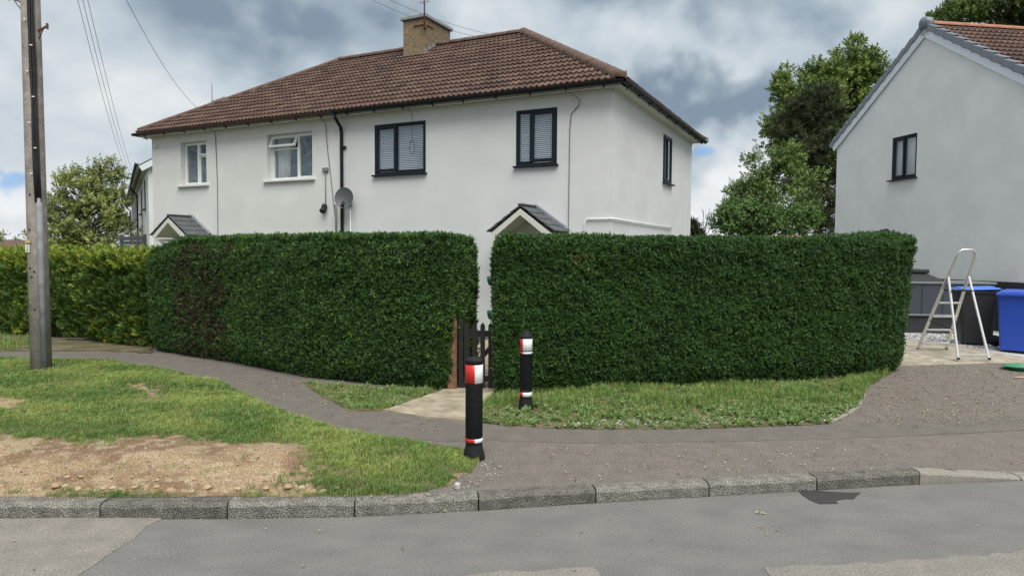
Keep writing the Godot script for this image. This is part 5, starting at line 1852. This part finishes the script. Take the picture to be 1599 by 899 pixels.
func make_ladder() -> void:
	var y0 := gh(7.2, -11.3) + 0.012
	var lad := base("stepladder", Vector3(7.28, y0, -11.28))
	tag(lad, "aluminium stepladder with handrail standing open on the concrete apron", "ladder")
	var hgt := 1.90 - y0
	var Fl := Vector3(-0.25, 0.0, -0.52)
	var Fr := Vector3(0.25, 0.0, -0.52)
	var Tl := Vector3(-0.155, hgt - 0.1, 0.30)
	var Tr := Vector3(0.135, hgt - 0.1, 0.30)
	for s in [[Fl, Tl], [Fr, Tr]]:
		var st := mb()
		bar(st, s[0], s[1], 0.024, 0.05, 0.005, Vector3.RIGHT)
		var o := build("stile", st, M.alu, lad)
		st = mb()
		bx(st, s[0] + Vector3(0, 0.02, 0.01), Vector3(0.034, 0.05, 0.06), 0.006)
		build("foot", st, M.rubber, o)
	var rail := mb(false)
	tube(rail, [Tl - (Tl - Fl).normalized() * 0.02, Tl, Tl + Vector3(0.02, 0.055, 0.03), Tl + Vector3(0.06, 0.09, 0.045), Tr + Vector3(-0.06, 0.09, 0.045), Tr + Vector3(-0.02, 0.055, 0.03), Tr, Tr - (Tr - Fr).normalized() * 0.02], 0.019, 0.019, 10)
	build("handrail", rail, M.alu, lad)
	for k in 4:
		var t := 0.085 + k * 0.145
		var a := Fl.lerp(Tl, t)
		var b := Fr.lerp(Tr, t)
		var st := mb()
		bx(st, (a + b) / 2 + Vector3(0, 0, 0.0), Vector3((b - a).length() - 0.025, 0.028, 0.085), 0.006)
		build("tread", st, M.alu, lad)
	var tp := 0.655
	var st2 := mb()
	bx(st2, (Fl.lerp(Tl, tp) + Fr.lerp(Tr, tp)) / 2 + Vector3(0, 0, 0.12), Vector3(0.33, 0.022, 0.27), 0.006)
	build("platform", st2, M.bollard_base, lad)
	var Rl := Vector3(-0.21, 0.0, 0.52)
	var Rr := Vector3(0.28, 0.0, 0.52)
	var ql := Fl.lerp(Tl, 0.80)
	var qr := Fr.lerp(Tr, 0.80)
	for s in [[Rl, ql], [Rr, qr]]:
		var st := mb()
		var d: Vector3 = (s[1] - s[0]).normalized()
		bar(st, s[0], s[1] - d * 0.03, 0.036, 0.024, 0.006, Vector3(0, 0, 1))
		bar(st, s[1] - d * 0.035, s[1] + Vector3(0, 0.01, -0.03), 0.034, 0.022, 0.006, Vector3(0, 0, 1))
		var o := build("rear_leg", st, M.alu, lad)
		st = mb()
		bx(st, s[0] + Vector3(0, 0.015, 0), Vector3(0.042, 0.035, 0.034), 0.006)
		build("foot", st, M.rubber, o)
	var br := mb()
	bar(br, Rl.lerp(ql, 0.05), Rr.lerp(qr, 0.05), 0.012, 0.03, 0.002)
	build("cross_brace", br, M.alu, lad)
	var stp := mb(false)
	tube(stp, [Fl.lerp(Tl, 0.33), Vector3(-0.02, 0.42, 0.1), Rl.lerp(ql, 0.42)], 0.008, 0.008, 6)
	tube(stp, [Fr.lerp(Tr, 0.33), Vector3(0.1, 0.40, 0.1), Rr.lerp(qr, 0.42)], 0.008, 0.008, 6)
	build("strap", stp, M.rubber, lad)

func wheelie_bin(called: String, label: String, where: Vector3, turn: float, bm: Material, lm: Material) -> void:
	var b := base(called, where, turn)                        # front faces +z, wheels at -z
	tag(b, label, "wheelie bin", "wheelie bins on the drive")
	var st := mb()
	var lo := [Vector2(-0.21, -0.24), Vector2(0.21, -0.24), Vector2(0.23, -0.2), Vector2(0.23, 0.17), Vector2(0.2, 0.21), Vector2(-0.2, 0.21), Vector2(-0.23, 0.17), Vector2(-0.23, -0.2)]
	var prev := []
	for lv in [[0.04, 1.0, 1.0], [0.5, 1.1, 1.2], [0.93, 1.18, 1.42], [0.935, 1.25, 1.5], [0.98, 1.26, 1.51]]:
		var ring := []
		for q in lo: ring.append(Vector3(q.x * lv[1], lv[0], q.y * lv[2] + 0.02))
		if prev.size() > 0:
			for k in 8:
				quad(st, prev[k], prev[(k + 1) % 8], ring[(k + 1) % 8], ring[k])
		prev = ring
	for k in range(1, 7): tri(st, prev[0], prev[k], prev[k + 1])
	build("body", st, bm, b)
	st = mb()
	bx(st, Vector3(0, 1.005, 0.03), Vector3(0.585, 0.035, 0.70), 0.015, Basis(Vector3.RIGHT, 0.05))
	bx(st, Vector3(0, 1.03, 0.02), Vector3(0.46, 0.03, 0.55), 0.014, Basis(Vector3.RIGHT, 0.05))
	bx(st, Vector3(0, 0.985, 0.365), Vector3(0.50, 0.05, 0.03), 0.01)
	build("lid", st, lm, b)
	st = mb(false)
	tube(st, [Vector3(-0.24, 1.0, -0.36), Vector3(0.24, 1.0, -0.36)], 0.018, 0.018, 8)
	for s in [-1, 1]: tube(st, [Vector3(s * 0.2, 0.96, -0.3), Vector3(s * 0.2, 1.0, -0.36)], 0.02, 0.02, 8)
	build("handle", st, bm, b)
	for s in [-1.0, 1.0]:
		st = mb(false)
		tube(st, [Vector3(s * 0.21, 0.1, -0.27), Vector3(s * 0.27, 0.1, -0.27)], 0.1, 0.1, 18)
		build("wheel", st, M.rubber, b)

func make_drive_things() -> void:
	make_ladder()
	wheelie_bin("wheelie_bin", "black wheelie bin with bright blue lid behind the stepladder", Vector3(8.45, gh(8.45, -12.5) + 0.008, -12.45), -1.95, M.bin_black, M.bin_lid_blue)
	wheelie_bin("wheelie_bin_001", "all blue wheelie bin beside the black one", Vector3(8.64, gh(8.64, -11.55) + 0.008, -11.62), -0.75, M.bin_blue, M.bin_blue)
	# dark oil tank with a rim and a sloping lid
	var y0 := gh(9.0, -14.2)
	var tk := base("storage_tank", Vector3(8.95, y0, -14.6), -0.12)
	tag(tk, "low dark slate storage tank with pale rim and sloping black cover behind the ladder", "tank")
	var st := mb()
	bx(st, Vector3(0, 0.18, 0), Vector3(1.9, 0.37, 1.0), 0.02)
	build("base", st, M.black_plinth, tk)
	st = mb()
	bx(st, Vector3(0, 0.70, 0), Vector3(1.96, 0.66, 1.06), 0.02)
	for k in 5:
		bx(st, Vector3(-0.8 + k * 0.4, 0.70, 0.53), Vector3(0.03, 0.6, 0.03), 0.008)
	build("body", st, M.tank_slate, tk)
	st = mb()
	bx(st, Vector3(0, 0.385, 0), Vector3(2.0, 0.04, 1.1), 0.012)
	bx(st, Vector3(0, 1.05, 0), Vector3(2.02, 0.05, 1.12), 0.012)
	build("rim", st, M.tank_rim, tk)
	st = mb()
	var a := [Vector3(-0.98, 1.07, 0.5), Vector3(0.1, 1.07, 0.5), Vector3(0.1, 1.07, -0.5), Vector3(-0.98, 1.07, -0.5)]
	var b := [Vector3(-0.75, 1.25, 0.3), Vector3(-0.25, 1.25, 0.3), Vector3(-0.25, 1.25, -0.3), Vector3(-0.75, 1.25, -0.3)]
	for k in 4:
		quad(st, a[k], b[k], b[(k + 1) % 4], a[(k + 1) % 4])
	bx(st, Vector3(-0.5, 1.285, 0), Vector3(0.62, 0.08, 0.7), 0.02)
	build("cover", st, M.black_plinth, tk)
	# green tray and a stick on the drive
	var p := g(1600, 575, 0.1)
	var tr := base("green_tray", Vector3(p.x + 0.05, gh(p.x, p.z) + 0.006, p.z), 0.1)
	tag(tr, "shallow green plastic tray lying on the drive by the blue bin", "tray")
	st = mb(false)
	var pts := [[0.30, 0.0], [0.34, 0.02], [0.36, 0.055], [0.40, 0.062], [0.40, 0.052], [0.372, 0.045]]
	lathe(st, [[0.0, 0.0]] + pts, 28)
	var sh := build("shell", st, M.green_plastic, tr)
	sh.scale = Vector3(0.95, 0.9, 0.52)
	p = g(1598, 585, 0.1)
	st = mb(false)
	tube(st, [Vector3(-0.12, 0.012, 0), Vector3(0.05, 0.016, 0.005), Vector3(0.3, 0.012, -0.01)], 0.012, 0.010, 7)
	var stick := build("stick", st, M.wood_stick)
	stick.position = Vector3(p.x, gh(p.x, p.z), p.z)
	tag(stick, "short pale stick on the drive in front of the green tray", "stick")
	# things that show just above the right hedge
	p = at_depth(1224, 366, 16.0)
	var ob := base("orange_barrier", Vector3(p.x, 0, p.z), 0.1)
	tag(ob, "orange plastic barrier rail just showing above the straight hedge", "barrier")
	st = mb()
	bx(st, Vector3(0, 2.19, 0), Vector3(0.88, 0.1, 0.06), 0.02)
	bx(st, Vector3(0, 1.3, 0), Vector3(0.88, 0.1, 0.06), 0.02)
	build("rail", st, M.orange_plastic, ob)
	for s in [-0.4, 0.4]:
		st = mb()
		bx(st, Vector3(s, 1.1, 0), Vector3(0.06, 2.2, 0.05), 0.01)
		build("post", st, M.orange_plastic, ob)
	p = at_depth(1383, 362, 14.5)
	var hd := base("handcart", Vector3(p.x, gh(p.x, p.z), p.z), 0.0)
	tag(hd, "black curved handle and bar poking above the end of the straight hedge", "cart")
	st = mb(false)
	var yb := p.y - hd.position.y
	tube(st, [Vector3(0.08, 0, 0), Vector3(0.08, yb - 0.05, 0), Vector3(0.07, yb + 0.02, 0), Vector3(0.02, yb + 0.05, 0), Vector3(-0.04, yb + 0.02, 0.0), Vector3(-0.10, yb + 0.03, 0.02)], 0.028, 0.028, 8)
	build("handle", st, M.black_plastic, hd)
	st = mb()
	bx(st, Vector3(-0.28, yb - 0.03, 0), Vector3(0.4, 0.035, 0.03), 0.006)
	bx(st, Vector3(-0.1, 0.6, -0.1), Vector3(0.7, 1.2, 0.5), 0.03)
	build("body", st, M.black_plastic, hd)
	# pale stone at the kerb
	p = g(714, 764)
	st = mb()
	bx(st, Vector3(0, 0.025, 0), Vector3(0.045, 0.06, 0.035), 0.012, Basis.from_euler(Vector3(0.1, 0.3, 0.08)))
	var s0 := build("kerb_stone_chip", st, M.stone)
	s0.position = Vector3(p.x, 0.0, p.z)
	tag(s0, "small pale stone block standing by the kerb under the bollard", "stone")
	# small plant wall pots seen through the gate gap
	for k in 2:
		p = at_depth(770.0, [437, 490][k], 12.6)
		st = mb(false)
		lathe(st, [[0.0, -0.11], [0.08, -0.1], [0.11, -0.02], [0.115, 0.06], [0.1, 0.065], [0.0, 0.05]], 20)
		var pot := build("wall_pot" if k == 0 else "wall_pot_001", st, M.pot_green)
		pot.position = p
		tag(pot, ["upper", "lower"][k] + " of two dark green round pots hung in the gap beside the gate", "pot", "pots in the gate gap")
	# withered leaf curl on the road
	p = g(1185, 803, -0.1)
	st = mb()
	leaf(st, Vector3(-0.03, 0.005, 0), Vector3(0.9, 0.35, 0.1).normalized(), Vector3.UP, 0.05, 0.025)
	leaf(st, Vector3(0.0, 0.005, 0), Vector3(0.1, 1, 0.2).normalized(), Vector3.RIGHT, 0.045, 0.016)
	leaf(st, Vector3(0.01, 0.005, 0), Vector3(0.9, 0.1, 0.4).normalized(), Vector3.UP, 0.05, 0.02)
	var lf := build("curled_leaf", st, M.wood_stick)
	lf.position = Vector3(p.x, -0.095, p.z)
	tag(lf, "single curled dry brown leaf lying on the road", "leaf")

# ------------------------------------------------------------------ scene
func _ready() -> void:
	var cam := Camera3D.new()
	cam.name = "camera"
	cam_basis = Basis(Vector3.RIGHT, PITCH) * Basis(Vector3(0, 0, 1), ROLL)
	cam.transform = Transform3D(cam_basis, EYE)
	cam.fov = rad_to_deg(2.0 * atan(449.5 / FOCAL))
	cam.near = 0.05
	cam.far = 1500.0
	add_child(cam)
	cam.current = true
	var env := Environment.new()
	env.background_mode = Environment.BG_SKY
	env.sky = Sky.new()
	env.sky.sky_material = make_sky()
	env.background_energy_multiplier = 0.40
	env.tonemap_mode = Environment.TONE_MAPPER_LINEAR
	env.tonemap_exposure = 2.75
	env.sdfgi_enabled = true
	env.ssao_enabled = true
	env.ssil_enabled = true
	var we := WorldEnvironment.new()
	we.name = "world_environment"
	we.environment = env
	add_child(we)
	var sun := DirectionalLight3D.new()
	sun.name = "sun"
	sun.light_energy = 0.5
	sun.light_color = Color(1.0, 0.985, 0.955)
	sun.light_angular_distance = 50.0
	sun.shadow_enabled = true
	add_child(sun)
	sun.look_at_from_position(Vector3(0.17, 0.95, 0.52), Vector3.ZERO)

	n1.seed = 3
	n1.frequency = 0.02
	n1.fractal_octaves = 3
	n2.seed = 9
	n2.frequency = 0.02
	n2.fractal_octaves = 3
	verge_poly = poly_px([[-420, 776], [0, 776], [150, 777], [353, 776], [480, 777], [640, 772], [700, 758], [738, 733], [748, 715], [730, 703], [650, 690], [560, 677], [480, 659], [400, 626], [340, 596], [260, 579], [180, 565], [0, 559], [-240, 556]])
	strip_poly = poly_px([[748, 660], [752, 640], [775, 612], [900, 606], [1100, 598], [1250, 594], [1390, 590], [1352, 606], [1349, 622], [1340, 638], [1322, 650], [1294, 663], [1100, 670], [900, 671], [800, 666]])
	corner_poly = poly_px([[470, 598], [560, 604], [690, 610], [640, 628], [600, 642], [545, 642], [505, 620]])
	for a in [[[-500, 686], [0, 690], [100, 696], [200, 692], [232, 682], [320, 684], [300, 700], [400, 702], [470, 712], [484, 742], [452, 779], [-500, 779]], [[205, 606], [235, 609], [260, 622], [252, 634], [222, 628]], [[-60, 628], [10, 630], [20, 642], [-60, 648]], [[725, 742], [748, 722], [760, 735], [720, 760], [700, 768]]]:
		dirt_polys.append(poly_px(a))
	make_materials()
	make_ground()
	make_white_house()
	make_gable_house()
	make_terrace()
	make_hedges()
	make_trees()
	make_pole()
	make_bollards()
	make_gate()
	make_drive_things()
	make_grass()
